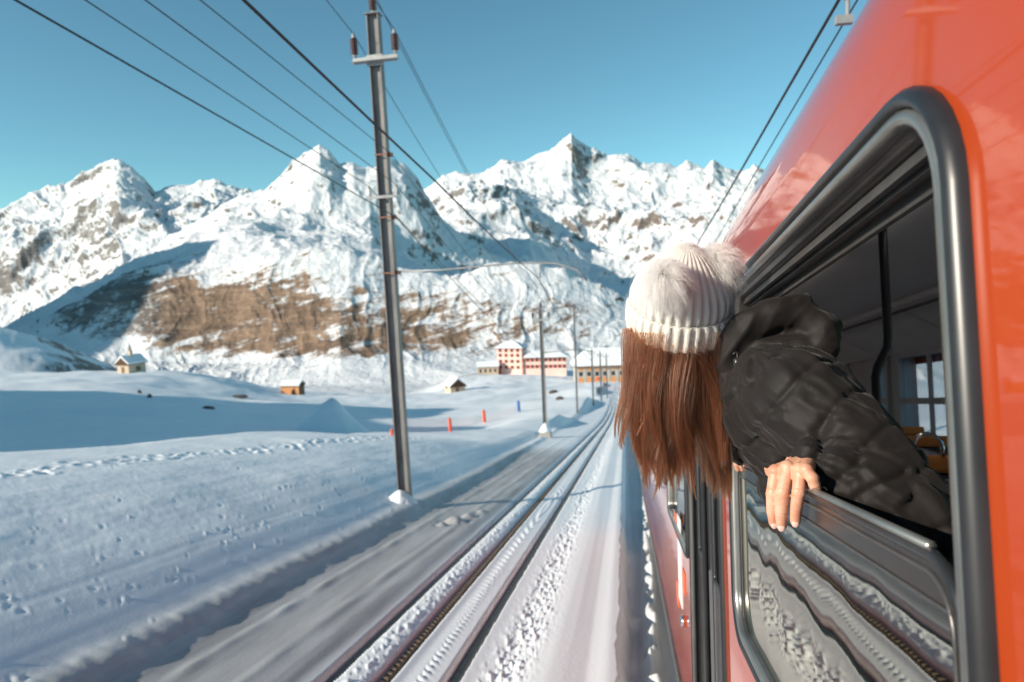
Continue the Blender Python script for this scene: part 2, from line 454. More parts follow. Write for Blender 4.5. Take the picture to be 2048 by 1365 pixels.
LAY = [
    (layer(1500, [(-1200, 850), (0, 840), (500, 835), (1000, 830), (1300, 830), (2700, 900)]), 0),
    (layer(2100, [(-1200, 800), (0, 770), (250, 775), (500, 785), (650, 775), (800, 770), (1000, 770), (1300, 760), (2700, 860)]), 40),
    (layer(2500, [(-1200, 740), (0, 715), (150, 722), (300, 728), (480, 738), (600, 715), (680, 675), (780, 690), (900, 700), (1000, 690), (1250, 690), (1500, 690), (2700, 800)]), 70),
    (layer(2950, [(-1200, 700), (0, 690), (80, 655), (180, 605), (300, 565), (430, 552), (560, 532), (700, 522), (780, 535), (900, 548), (1050, 535), (1130, 546), (1200, 576), (1260, 612), (1320, 655), (1500, 690), (2700, 780)]), 95),
    (layer(4200, [(-1200, 700), (0, 690), (100, 630), (200, 572), (300, 515), (370, 476), (450, 448), (560, 446), (680, 432), (740, 432), (780, 470), (830, 505), (900, 545), (1000, 580), (1100, 610), (1200, 650), (1300, 680), (1500, 700), (2700, 780)]), 70),
    (layer(5000, [(-1200, 720), (0, 700), (100, 645), (200, 590), (300, 535), (370, 480), (420, 432), (480, 400), (530, 380), (560, 352), (585, 326), (610, 305), (638, 286), (660, 300), (680, 324), (705, 318), (730, 330), (752, 322), (778, 307), (805, 318), (830, 342), (855, 385), (880, 430), (930, 475), (1000, 520), (1050, 545), (1180, 610), (1300, 690), (1500, 700), (2700, 780)]), 75),
    (layer(5700, [(-1200, 740), (0, 730), (100, 670), (200, 620), (300, 570), (400, 520), (480, 470), (560, 470), (638, 430), (780, 460), (860, 470), (900, 500), (980, 500), (1060, 500), (1120, 545), (1180, 600), (1250, 620), (1400, 560), (1500, 520), (1700, 500), (2700, 700)]), 55),
    (layer(7000, [(-1200, 560), (-200, 490), (0, 482), (120, 456), (190, 425), (235, 402), (290, 420), (330, 440), (400, 432), (450, 434), (480, 425), (560, 440), (780, 440), (880, 420), (930, 388), (985, 384), (1030, 392), (1060, 430), (1120, 470), (1180, 490), (1250, 480), (1330, 455), (1420, 425), (1500, 400), (1560, 390), (2000, 480), (2700, 600)]), 70),
    (layer(7700, [(-1200, 570), (-200, 495), (0, 470), (120, 440), (235, 408), (290, 410), (330, 425), (400, 410), (450, 412), (560, 450), (780, 450), (880, 415), (930, 392), (985, 388), (1060, 402), (1180, 420), (1250, 410), (1330, 405), (1420, 390), (1500, 380), (2000, 450), (2700, 560)]), 35),
    (layer(9000, SKY), 60),
    (layer(10800, [(q[0], q[1] + 90) for q in SKY]), 14),
]
thm = np.concatenate([np.radians(np.linspace(-88, -47.2, 90)), np.radians(np.linspace(-47, 22, 940)), np.radians(np.linspace(22.5, 45, 40))])
rk, ek = [], []
for L, n in LAY:
    rk.append(np.interp(thm, L[:, 0], L[:, 1])); ek.append(np.interp(thm, L[:, 0], L[:, 2]))
rows_r, rows_z, amp = [], [], []
AMP = [0, .25, .35, .55, .7, .5, .65, .75, .65, .4, .4]
for k in range(1, len(LAY)):
    n = LAY[k][1]
    t = np.linspace(0, 1, n, endpoint=(k == len(LAY) - 1))[:, None]
    r = rk[k - 1] * (1 - t) + rk[k] * t
    z0, z1 = rk[k - 1] * ek[k - 1], rk[k] * ek[k]
    rows_r.append(r); rows_z.append(z0 * (1 - t) + z1 * t); amp.append((AMP[k - 1] * (1 - t) + AMP[k] * t) * np.ones_like(r))
Rm = np.concatenate(rows_r); Zm = np.concatenate(rows_z); Am = np.concatenate(amp)
Tm = np.broadcast_to(thm, Rm.shape)
Xm, Ym = Rm * np.sin(Tm), Rm * np.cos(Tm)
wx = Xm + 140 * fbm(Xm / 700, Ym / 700, 3); wy = Ym + 140 * fbm(Xm / 700 + 9, Ym / 700 + 3, 3)
rel = 1.2 * (ridged(wx / 1500, wy / 1500, 7, 0.52) - 0.78)
fin = ridged(wx / 260 + 3, wy / 260, 5, 0.55) - 0.7
gul = ridged(Tm * 4200 / 210 + .5 * fbm(Xm / 300, Ym / 300, 4), Rm / 900, 5, .55) - .7
Zm = Zm + 9 * gul * sstep(2100, 2500, Rm) * sstep(4600, 3600, Rm)
Zm = Zm + CAM[2] + Am * np.clip(Rm / 5000, .5, 1.6) * (125 * rel + (14 + 14 * sstep(3500, 5000, Rm)) * fin)
# the ridge left of the picture whose shadow lies in the side valley
for (mx, my, ln, wd, az, hh) in ((-4250, 1700, 1300, 430, math.radians(127), 1480),):
    dx, dy = Xm - mx, Ym - my
    a = dx * math.cos(az) + dy * math.sin(az); b = -dx * math.sin(az) + dy * math.cos(az)
    Zm = Zm + hh * np.exp(-(a / ln) ** 2 - (b / wd) ** 2)
Vm = np.stack([Xm, Ym, Zm], -1)
nm = grid_normals(Vm); nz = np.abs(nm[..., 2])
Em = (Zm - CAM[2]) / Rm
pxm = None
rel_d = (Vm - CAM)
dep = rel_d @ _f
PXm = 1024 + FPX * (rel_d @ _r) / dep; PYm = 682.5 - FPX * (rel_d @ _u) / dep
def spot(cx, cy, sx, sy): return np.exp(-((PXm - cx) / sx) ** 2 - ((PYm - cy) / sy) ** 2)
rock = 0.04 + 0.06 * sstep(4600, 3600, Rm) + 0.66 * sstep(0.78, 0.46, nz)
low = np.where(Rm < 4000, 1, 0)
rock += low * (0.58 * spot(560, 628, 260, 95) + 0.36 * spot(400, 640, 130, 70) + 0.40 * spot(1000, 640, 260, 75) + 0.45 * spot(230, 560, 130, 70) + 0.4 * spot(150, 640, 90, 50) + .3 * spot(700, 690, 260, 25))
rock -= low * 0.42 * spot(545, 742, 110, 24)
rock += 0.25 * np.where(Rm > 4000, 1, 0) * (spot(985, 388, 60, 14) + spot(1390, 450, 130, 22) + spot(1300, 540, 90, 30) * .8 + spot(500, 420, 50, 20))
rock += 0.10 * low * (ridged(Tm * 4200 / 130 + .4 * fbm(Xm / 200, Ym / 200, 3), Rm / 500, 4) - .75) + 0.12 * fbm(Xm / 500, Ym / 500, 4) + .12 * fbm(PXm / 160, PYm / 22, 4) * sstep(5200, 3600, Rm)
brown = np.clip(sstep(4300, 3300, Rm) * 0.9 + 0.25 * sstep(-300, 300, -Zm), 0, 1) * sstep(240, 360, PXm)
brown = np.clip(brown + .35 * sstep(1150, 1250, PXm), 0, 1)
me = mesh_np('mountains', Vm.reshape(-1, 3), grid_faces(*Xm.shape)[:, ::-1])
attr(me, 'rock', rock); attr(me, 'brown', brown)
mount = link('mountains', me, m_rock); tag(mount, kind='structure')
# ------------------------------------------------------------------ shape builder
class MB:
    """collects shapes and links them as one mesh object"""
    def __init__(s): s.V, s.F, s.S, s.M = [], [], [], []
    def add(s, V, F, smooth=False, mi=0):
        o = len(s.V); s.V += [tuple(map(float, v)) for v in V]
        s.F += [tuple(o + i for i in f) for f in F]; s.S += [smooth] * len(F); s.M += [mi] * len(F); return s
    def box(s, c, d, rz=0.0, mi=0, R=None):
        hx, hy, hz = d[0] / 2, d[1] / 2, d[2] / 2
        vs = [Vector((x, y, z)) for z in (-hz, hz) for (x, y) in ((-hx, -hy), (hx, -hy), (hx, hy), (-hx, hy))]
        if R is None: R = Matrix.Rotation(rz, 3, 'Z')
        vs = [R @ v + Vector(c) for v in vs]
        return s.add(vs, [(3, 2, 1, 0), (4, 5, 6, 7), (0, 1, 5, 4), (1, 2, 6, 5), (2, 3, 7, 6), (3, 0, 4, 7)], False, mi)
    def box2(s, a, b, mi=0):
        return s.box([(p + q) / 2 for p, q in zip(a, b)], [abs(q - p) for p, q in zip(a, b)], 0, mi)
    def tube(s, pts, rad, n=10, caps=True, mi=0):
        pts = [Vector(p) for p in pts]; m = len(pts)
        rad = rad if isinstance(rad, (list, tuple)) else [rad] * m
        t0 = (pts[1] - pts[0]).normalized(); ref = Vector((0, 0, 1)) if abs(t0.z) < .9 else Vector((1, 0, 0))
        nrm = (ref - t0 * ref.dot(t0)).normalized(); V = []
        for i, p in enumerate(pts):
            t = (pts[min(i + 1, m - 1)] - pts[max(i - 1, 0)]).normalized()
            nrm = (nrm - t * nrm.dot(t)).normalized(); bn = t.cross(nrm)
            for k in range(n):
                a = 2 * math.pi * k / n
                V.append(p + (nrm * math.cos(a) + bn * math.sin(a)) * rad[i])
        F = [(i * n + k, i * n + (k + 1) % n, (i + 1) * n + (k + 1) % n, (i + 1) * n + k) for i in range(m - 1) for k in range(n)]
        if caps: F += [tuple(range(n - 1, -1, -1)), tuple((m - 1) * n + k for k in range(n))]
        return s.add(V, F, True, mi)
    def lathe(s, c, prof, n=16, R=None, mi=0):
        V = []
        for r, z in prof:
            for k in range(n):
                a = 2 * math.pi * k / n; q = Vector((r * math.cos(a), r * math.sin(a), z))
                V.append((R @ q if R else q) + Vector(c))
        m = len(prof)
        F = [(i * n + k, i * n + (k + 1) % n, (i + 1) * n + (k + 1) % n, (i + 1) * n + k) for i in range(m - 1) for k in range(n)]
        F += [tuple(range(n - 1, -1, -1)), tuple((m - 1) * n + k for k in range(n))]
        return s.add(V, F, True, mi)
    def prism(s, poly, axis, a, b, mi=0, smooth=False):
        """extrude a 2-D outline along an axis; outline gives the two other coordinates in order"""
        n = len(poly); V = []
        for t in (a, b):
            for p, q in poly:
                v = [0, 0, 0]; o = [i for i in range(3) if i != axis]; v[axis] = t; v[o[0]] = p; v[o[1]] = q; V.append(v)
        F = [(i, (i + 1) % n, n + (i + 1) % n, n + i) for i in range(n)] + [tuple(range(n - 1, -1, -1)), tuple(range(n, 2 * n))]
        return s.add(V, F, smooth, mi)
    def mesh(s, name):
        me = bpy.data.meshes.new(name); me.from_pydata(s.V, [], s.F)
        me.polygons.foreach_set('use_smooth', s.S); me.polygons.foreach_set('material_index', s.M)
        bm = bmesh.new(); bm.from_mesh(me); bmesh.ops.recalc_face_normals(bm, faces=bm.faces); bm.to_mesh(me); bm.free()
        me.update(); return me
    def build(s, name, mats, parent=None, bevel=0.0, seg=2):
        o = link(name, s.mesh(name), mats, parent)
        if bevel:
            b = o.modifiers.new('bevel', 'BEVEL'); b.width = bevel; b.segments = seg; b.limit_method = 'ANGLE'; b.angle_limit = math.radians(40)
        return o
def part(name, me, mats, parent):
    return link(name, me, [] if me.materials else mats, parent)
def copy_tree(o, parent=None):
    c = o.copy(); COL.objects.link(c); c.parent = parent
    for ch in list(o.children): copy_tree(ch, c)
    return c
def hit(px, py, d0=3.0, d1=1500.0):
    """point of the ground seen at a picture position"""
    D = np.exp(np.linspace(math.log(d0), math.log(d1), 1600)); Q = CAM[None] + D[:, None] * ray(px, py)[None]
    g = ground_z(Q[:, 0].copy(), Q[:, 1].copy()); k = np.argwhere(Q[:, 2] < g)
    k = int(k[0][0]) if len(k) else len(D) - 1
    return np.array([Q[k, 0], Q[k, 1], g[k]]), float(D[k])

m_steel = noisy('galvanised_steel', (0.30, 0.30, 0.30), (0.42, 0.42, 0.41), 6, 0.5, 0.35, 0.1, 0.002)
m_post = noisy('weathered_mast_steel', (0.16, 0.15, 0.145), (0.30, 0.285, 0.27), 5, 0.6, 0.2, 0.15, 0.003, (1, 1, .3))
m_rail = noisy('rail_steel', (0.045, 0.036, 0.032), (0.10, 0.075, 0.06), 14, 0.42, 0.6, 0.2, 0.002)
m_rack = noisy('rusty_rack_steel', (0.10, 0.065, 0.042), (0.20, 0.14, 0.095), 30, 0.55, 0.4, 0.2, 0.002)
m_wire = mat('wire', (0.035, 0.035, 0.04), 0.5, 0.5)
m_insul = noisy('brown_porcelain', (0.055, 0.03, 0.03), (0.10, 0.05, 0.045), 20, 0.25)
m_white_insul = mat('pale_insulator', (0.6, 0.6, 0.58), 0.35)
m_concrete = noisy('concrete', (0.30, 0.28, 0.25), (0.45, 0.42, 0.38), 9, 0.9, 0, 0.3, 0.01)
m_rust = mat('rusty_band', (0.25, 0.12, 0.07), 0.7)

# ------------------------------------------------------------------ left track: two rails and the toothed rack
trk = empty('railway_track', loc=(-2.0, 4.0, float(track_z(4.0))))
tag(trk, 'snow-filled left track with two rails and a toothed rack between them', 'railway track')
def sweep(profile, y0, y1, uc, step=0.5):
    ys = np.arange(y0, y1 + step, step); n = len(profile)
    V = np.array([[uc + a + 2.0, y - 4.0, float(z) + b - float(track_z(4.0))] for y, z in zip(ys, track_z(ys)) for a, b in profile])
    F = [(i * n + k, i * n + (k + 1) % n, (i + 1) * n + (k + 1) % n, (i + 1) * n + k) for i in range(len(ys) - 1) for k in range(n)]
    b = MB(); b.add(V, F); return b
RAILP = [(-.055, -.16), (.055, -.16), (.055, -.145), (.012, -.13), (.012, -.065), (.034, -.055), (.034, -.022), (.028, -.015), (-.028, -.015), (-.034, -.022), (-.034, -.055), (-.012, -.065), (-.012, -.13), (-.055, -.145)]
for uc in (-1.47, -2.51):
    sweep(RAILP, 1.5, 250, uc).build('rail', m_rail, trk)
rk_b = MB()
for du in (-.034, .022):
    w = sweep([(du, -.14), (du + .012, -.14), (du + .012, .012), (du, .012)], 1.5, 250, -2.05)
    rk_b.add(w.V, w.F)
rack = rk_b.build('rack_rail', m_rack, trk)
tooth = MB(); tooth.prism([(-.030, -.035), (.030, -.035), (.019, .018), (-.019, .018)], 0, -.022, .022)
tooth_me = tooth.mesh('rack_tooth'); tooth_me.materials.append(m_rack)
pitch = 0.10
for k in range(150):
    y = 3.6 + pitch * k
    o = bpy.data.objects.new('rack_tooth', tooth_me); COL.objects.link(o); o.parent = rack
    o.location = (-0.05, y - 4.0, float(track_z(y) - track_z(4.0))); o.rotation_euler = (-SLOPE, 0, 0)
rest = MB()
for k in range(150, 700):
    y = 3.6 + pitch * k; z = float(track_z(y) - track_z(4.0))
    rest.box((-0.05, y - 4.0, z - .01), (.044, .045, .05))
tag(rest.build('rack_teeth', m_rack, rack), kind='stuff')

# ------------------------------------------------------------------ masts and wires
B1, D1 = hit(811, 1003)
def atD(px, py, D=None):
    return P(px, py, D1 if D is None else D)
def hbeam(b, h, w=.25, fl=.20, tf=.022, tw=.018, mi=0):
    b.box2((-w / 2, -fl / 2, -.6), (-w / 2 + tf, fl / 2, h), mi); b.box2((w / 2 - tf, -fl / 2, -.6), (w / 2, fl / 2, h), mi)
    b.box2((-w / 2 + tf, -tw / 2, -.6), (w / 2 - tf, tw / 2, h - .003), mi)
def insulator_me(L, r, mats, caps=True):
    b = MB(); prof = [(.018, 0), (.034, .01), (.034, .09 * L), (r * .55, .12 * L)]
    n = 6
    for k in range(n):
        z = L * (.15 + .62 * k / n); dz = L * .62 / n
        prof += [(r * .55, z), (r, z + dz * .45), (r * .98, z + dz * .6), (r * .55, z + dz * .8)]
    prof += [(r * .5, .80 * L), (.034, .84 * L), (.034, .93 * L), (.02, .95 * L), (.02, L)]
    b.lathe((0, 0, 0), prof, 14)
    me = b.mesh('insulator')
    for m in mats: me.materials.append(m)
    for p in me.polygons: p.material_index = 0 if .12 * L < p.center.z < .80 * L else 1
    return me
top_h = float(atD(747, 62)[2] - B1[2])
mast = empty('catenary_mast', loc=tuple(B1)); LEAN = 0.022
mast.rotation_euler = (0, -LEAN, 0)
tag(mast, 'nearest tall steel catenary mast with three dark insulators at its top', 'catenary mast', 'catenary masts along the line')
b = MB(); hbeam(b, top_h); b.box2((-.16, -.13, top_h), (.16, .13, top_h + .018)); b.build('post', m_post, mast, .004, 1)
def loc1(px, py):
    q = atD(px, py) - B1; c, s = math.cos(LEAN), math.sin(LEAN)
    return Vector((c * q[0] + s * q[2], q[1], -s * q[0] + c * q[2]))
def h1(py): return loc1(770, py)[2]
za = h1(146)
b = MB(); b.box2((-.44, -.16, za - .07), (.50, -.112, za + .05)); b.box2((-.44, -.25, za - .055), (.50, -.162, za - .04)); b.box2((-.17, -.112, za - .12), (.17, -.098, za + .1)); b.build('cross_arm', m_steel, mast, .004, 1)
ins_me = insulator_me(.50, .085, [m_insul, m_steel])
ins_pos = []
for (x, z) in ((-.40, za + .05), (.46, za + .05), (.0, top_h + .02)):
    y = -.14 if z < top_h else 0
    o = part('insulator', ins_me, [], mast); o.location = (x, y, z); ins_pos.append((x, y, z + .49))
zb = h1(402)
b = MB(); b.box2((-.32, -.145, zb - .035), (.32, -.104, zb + .025)); b.build('lower_arm', m_steel, mast, .003, 1)
ins_s = insulator_me(.20, .032, [m_white_insul, m_steel]); low_pos = []
for x in (-.29, .29):
    o = part('small_insulator', ins_s, [], mast); o.location = (x, -.125, zb + .02); low_pos.append((x, -.125, zb + .22))
for py in (322, 441, 548):
    z = h1(py); b = MB()
    b.box2((-.132, -.108, z - .014), (.132, -.1, z + .014)); b.box2((-.132, .1, z - .014), (.132, .108, z + .014)); b.box2((-.136, -.108, z - .014), (-.128, .108, z + .014)); b.box2((.128, -.108, z - .014), (.136, .108, z + .014))
    b.box2((.136, -.05, z - .04), (.21, .05, z + .04)); b.build('clamp_band', m_rust, mast)
zc = h1(546)
brk = [Vector((.13, 0, zc)), loc1(900, 541), loc1(1050, 528), loc1(1120, 529), loc1(1160, 541), loc1(1180, 562)]
for q in brk[1:]: q[1] = 0
b = MB(); b.tube(brk, .020, 10)
b.tube([loc1(1080, 530) * 1 + Vector((0, 0, 0)), loc1(1080, 556)], .018, 8); b.build('cantilever', m_steel, mast)
wpos = {}
def w1(q): return np.array(mast.matrix_basis @ Vector(q)) if True else None
bpy.context.view_layer.update()
A_top = [w1(p) for p in ins_pos]; A_low = [w1(p) for p in low_pos]
A_br = w1((.2, 0, h1(322))); A_rt = w1((.2, 0, h1(441))); A_con = atD(1076, 556)
snow_b = MB(); snow_b.lathe((0, 0, 0), [(.34, -.12), (.30, .03), (.2, .14), (.1, .24), (.03, .28)], 18)
for i, v in enumerate(snow_b.V):
    k = 1 + .35 * math.sin(i * 2.4) * .5; snow_b.V[i] = (v[0] * k, v[1] * k, v[2])
sd = snow_b.build('snow_heap', m_snow); sd.location = (B1[0] - .06, B1[1] - .16, B1[2]); tag(sd, kind='structure')

FAR = [((1091, 874), 617, .20, 'catenary mast on a snow-capped concrete footing, second along the line', True), ((1155, 828), 612, .2, 'slim catenary mast right of the one on the concrete footing', True),
       ((1187, 812), 700, .2, 'distant thin catenary mast in front of the station, first of the far ones', False), ((1203, 804), 704, .2, 'distant thin catenary mast in front of the station, second of the far ones', False),
       ((1215, 797), 708, .2, 'farthest thin catenary mast beside the hair, in front of the station', False)]
masts2 = []
for (bp, tp, w, lab, full) in FAR:
    B, D = hit(*bp)
    H = float(P(bp[0], tp, D)[2] - B[2])
    k = 1.0 if full else 1.3
    m = empty('catenary_mast', loc=tuple(B)); m.rotation_euler = (0, -.012, 0)
    tag(m, lab, 'catenary mast', 'catenary masts along the line')
    b = MB(); hbeam(b, H, .24 * k * (1 if full else .9), .2 * k, .03, .03); b.build('post', m_post, m)
    b = MB(); b.box2((-.55, -.16, H - .75), (.55, -.11, H - .62)); b.build('cross_arm', m_steel, m)
    tops = []
    for x, z in ((-.5, H - .62), (.5, H - .62), (0, H)):
        o = part('insulator', ins_me, [], m); o.location = (x, -.13 if z < H else 0, z); tops.append((B[0] + x, B[1], B[2] + z + .48))
    if bp[0] == 1091:
        b = MB(); b.box2((-.36, -.36, -.7), (.36, .36, .34)); b.build('footing', m_concrete, m, .02)
        s = MB(); s.lathe((0, 0, .34), [(.40, 0), (.38, .09), (.27, .24), (.16, .42), (.06, .56)], 16); s.build('snow_cap', m_snow, m)
    b = MB(); b.tube([(.1, 0, H * .66), (2.2, 0, H * .68), (3.2, 0, H * .66)], .03 if full else .05, 6); b.build('cantilever', m_post, m)
    masts2.append((B, H, tops))
# a mast on the far side of the train carries the wire over the near track
q4 = TU(1695, 40, 1.40); R3 = CAM + RT @ q4
bR = np.array([3.9, R3[1], track_z(R3[1]) - .1])
m = empty('catenary_mast', loc=tuple(bR)); tag(m, 'catenary mast behind the red train holding the insulator above its roof', 'catenary mast', 'catenary masts along the line')
b = MB(); hbeam(b, 7.2); b.build('post', m_post, m)
zt = float(R3[2] - bR[2])
b = MB(); b.tube([(-.1, 0, zt + .9), (R3[0] - bR[0] - .15, 0, zt + .62)], .03, 8); b.build('cantilever', m_post, m)
o = part('insulator', insulator_me(.42, .07, [m_insul, m_steel]), [], m); o.location = (R3[0] - bR[0], 0, zt + .12)
b = MB(); b.tube([(R3[0] - bR[0], 0, zt + .14), (R3[0] - bR[0], 0, zt + .02), (R3[0] - bR[0] - .06, 0, zt)], .014, 8); b.box((R3[0] - bR[0] - .02, 0, zt), (.1, .05, .05)); b.build('wire_clamp', m_steel, m)

def back(q, du=0.0, dz=0.0, y=-19.0):            # the same wire at the mast behind the eye
    return np.array([q[0] + du, y, q[2] + float(track_z(y) - track_z(q[1])) + dz])
def wire(points, sags, rad, label, group='overhead wires along the line'):
    pts = []
    for (a, c, s) in zip(points[:-1], points[1:], sags):
        L = max(12, int(np.linalg.norm(np.array(c) - np.array(a)) / 1.2))
        for k in range(L):
            t = k / L; p = np.array(a) * (1 - t) + np.array(c) * t; p[2] -= 4 * s * t * (1 - t); pts.append(p)
    pts.append(np.array(points[-1])); o0 = pts[0]
    b = MB(); b.tube([p - o0 for p in pts], rad, 6)
    o = b.build('overhead_wire', m_wire); o.location = tuple(o0); tag(o, label, 'wire', group)
m2, m3, m4 = masts2[0], masts2[1], masts2[2]
def up(mk, f, du=0.0): return np.array([mk[0][0] + du, mk[0][1], mk[0][2] + mk[1] * f])
names = ['thin wire on the left top insulator of the nearest mast', 'thin wire on the right top insulator of the nearest mast', 'thin wire on the topmost insulator of the nearest mast']
for k in range(3):
    wire([back(A_top[k], 0, .0), A_top[k], m2[2][k], m3[2][k], m4[2][k]], [.35, .45, .2, .3], .008, names[k])
def slide(q, px, py):                            # where the wire meets the sight line px,py: gives the back support
    d = ray(px, py); t = (q[0] - CAM[0]) / d[0]; return CAM + d * t
def wire_from(q, px, py, rest, sags, rad, label, du=0.0):
    n = slide(q, px, py)
    far = n + (n - q) * ((n[1] + 19) / max(q[1] - n[1], .5)); far = n * 1.0 + (n - q) / max(abs(n[1] - q[1]), .5) * (n[1] + 19)
    wire([far, n, q] + rest, [.05, .0] + sags, rad, label)
wire_from(A_low[0], 170, 0, [up(m2, .66, -.3), up(m3, .66, -.3)], [.3, .2], .008, 'wire running to the left insulator of the low arm on the nearest mast')
wire_from(A_low[1], 290, 0, [up(m2, .66, .3), up(m3, .66, .3)], [.3, .2], .008, 'wire running to the right insulator of the low arm on the nearest mast')
wire_from(A_br, 400, 0, [up(m2, .75), up(m3, .75)], [.3, .2], .008, 'wire running to the upper rusty band of the nearest mast')
wire_from(A_rt, 30, 0, [up(m2, .6), up(m3, .6), up(m4, .6)], [.4, .2, .2], .011, 'thick dark wire crossing the left sky to the middle of the nearest mast')
cw = [CAM + RT @ TU(px, py, u) for px, py, u in ((487, 0, -2.1), (740, 240, -2.1), (870, 362, -2.05))]
back_c = cw[0] + (cw[0] - cw[1]) / abs(cw[0][1] - cw[1][1]) * 20
wire([back_c, cw[0], cw[1], cw[2], A_con, np.array([-2.1, m2[0][1], m2[0][2] + m2[1] * .6]), np.array([-2.0, m3[0][1], m3[0][2] + m3[1] * .62])], [.02, 0, 0, .03, .25, .1], .011, 'thick dark contact wire above the left track, passing behind the nearest mast')
c2 = [CAM + RT @ TU(px, py, u) for px, py, u in ((1678, 0, 1.38), (1560, 205, 1.38), (1400, 478, 1.38))]
wire([c2[0] + (c2[0] - c2[1]) / abs(c2[0][1] - c2[1][1]) * 20, c2[0], c2[1], c2[2], np.array([1.5, 45, track_z(45.) + 5.6]), np.array([1.5, 90, track_z(90.) + 5.6])], [0.02, .0, .02, .2, .2], .011, 'thick contact wire above the red train roof')
c3 = [CAM + RT @ TU(px, py, u) for px, py, u in ((1715, 0, 1.75), (1520, 330, 1.75))]
wire([c3[0] + (c3[0] - c3[1]) / abs(c3[0][1] - c3[1][1]) * 20, c3[0], c3[1], np.array([1.75, 45, track_z(45.) + 6.0])], [.02, .0, .1], .007, 'faint second wire just right of the contact wire above the train')
# ------------------------------------------------------------------ buildings, stakes, rocks on the open slope
m_pink = noisy('pink_render', (0.80, 0.57, 0.49), (0.85, 0.64, 0.56), 0.4, 0.85)
m_beige = noisy('beige_stone', (0.50, 0.39, 0.28), (0.64, 0.52, 0.40), 1.3, 0.9, 0, .3, .05)
m_red = mat('red_shutter', (0.62, 0.15, 0.09), 0.6)
m_darkwin = mat('dark_window', (0.03, 0.035, 0.04), 0.15)
m_orangewood = noisy('orange_wood', (0.55, 0.24, 0.09), (0.70, 0.34, 0.14), 3, 0.75, 0, .2, .03, (1, 1, .2))
m_brownwood = noisy('brown_wood', (0.14, 0.075, 0.045), (0.24, 0.13, 0.075), 3, 0.8)
m_greywall = noisy('grey_plaster', (0.42, 0.40, 0.36), (0.56, 0.53, 0.48), .6, 0.85)
m_greyroof = noisy('slate', (0.20, 0.20, 0.21), (0.30, 0.30, 0.31), 2, .8)
def house(name, label, base, yaw, w, d, h, rh, wall, hip=False, over=.5, group=None, thick=.45):
    """walls w (along local x) by d (local y, front at -y) and a snow-laden roof with its ridge along x"""
    r = empty(name, Matrix.Translation(Vector(base)) @ Matrix.Rotation(yaw, 4, 'Z')); tag(r, label, 'building', group)
    b = MB(); b.box2((-w / 2, -d / 2, -3), (w / 2, d / 2, h))
    if not hip: b.prism([(-d / 2, h), (d / 2, h), (0, h + rh)], 0, -w / 2, w / 2)
    b.build('wall', wall, r)
    W, Dd = w / 2 + over, d / 2 + over; e = over * rh / (d / 2); x = W - (Dd if hip else 0); x = max(x, .15)
    b = MB()
    for (z0, t, mi) in ((0, .18, 0), (.19, thick, 1)):
        s = 0 if mi == 0 else .06
        lo = [(-W + s, -Dd + s), (W - s, -Dd + s), (W - s, Dd - s), (-W + s, Dd - s)]
        V = [(p, q, h - e + z0) for p, q in lo] + [(p, q, h - e + z0 + t * .75) for p, q in lo] + [(-x, 0, h + rh + z0), (x, 0, h + rh + z0), (-x, 0, h + rh + z0 + t), (x, 0, h + rh + z0 + t)]
        F = [(4, 5, 11, 10), (5, 6, 11), (6, 7, 10, 11), (7, 4, 10), (0, 1, 5, 4), (1, 2, 6, 5), (2, 3, 7, 6), (3, 0, 4, 7), (0, 8, 9, 1), (1, 9, 2), (2, 9, 8, 3), (3, 8, 0)]
        (b if mi == 0 else (b2 := MB())).add(V, F)
    ro = b.build('roof', m_brownwood, r); b2.build('roof_snow', m_snow, ro)
    return r
def win_me(w, h, mats, shut=0.0):
    b = MB(); b.box((0, 0, 0), (w, .12, h), mi=0)
    if shut:
        for s in (-1, 1): b.box((s * (w / 2 + shut / 2 + .02), -.03, 0), (shut, .08, h + .1), mi=1)
    b.box((0, -.09, -h / 2 - .06), (w + .2, .12, .1), mi=2)
    me = b.mesh('window'); [me.materials.append(q) for q in mats]; return me
def put(root, me, name, x, y, z, rz=0):
    o = part(name, me, [], root); o.location = (x, y, z); o.rotation_euler = (0, 0, rz); return o
def face_yaw(base, extra=0.0):                   # front (-y) turned to the eye, then turned by extra
    return math.atan2(base[1] - CAM[1], base[0] - CAM[0]) - math.pi / 2 + extra
def base_at(px, py, D): return P(px, py, D)
D = 300.0; mpp = D / FPX
hb = base_at(1024, 742, D)
ht = house('hotel_building', 'tall pink four-storey hotel with rows of red windows and snowy hip roof', hb, face_yaw(hb, -.32), 11.2, 7.0, 10.6, 1.9, m_pink, True, .8)
wm = win_me(.85, 1.35, [m_darkwin, m_red, m_pink], .40)
for row, z in enumerate((2.0, 4.6, 7.2, 9.3)):
    for k in range(4): put(ht, wm, 'window', -4.0 + 2.67 * k, -3.5, z)
    for k in range(2): put(ht, wm, 'window', 5.6, -1.5 + 3.0 * k, z, math.pi / 2)
b = MB(); b.box((-4.6, -3.6, -.2), (1.5, .2, 2.2)); b.build('door', m_red, ht)
wb = base_at(1093, 738, D - 7)
wg = house('hotel_wing', 'long low pink hotel wing with red shuttered windows, right of the tower', wb, face_yaw(wb, -.05), 17.2, 7.0, 5.6, 1.7, m_pink, True, .9)
for row, z in enumerate((1.5, 4.3)):
    for k in range(9): put(wg, wm, 'window', -7.7 + 1.93 * k, -3.5, z)
lb = base_at(976, 746, D - 4)
lg = house('lodge_building', 'small beige lodge with arched dark windows, left of the pink tower', lb, face_yaw(lb, .0), 9.0, 5, 2.9, 1.5, m_beige, False, .4)
wm2 = win_me(.8, 1.3, [m_darkwin, m_beige, m_beige])
for k in range(4): put(lg, wm2, 'window', -3.2 + 2.1 * k, -2.5, 1.3)
st = base_at(1207, 764, 250)
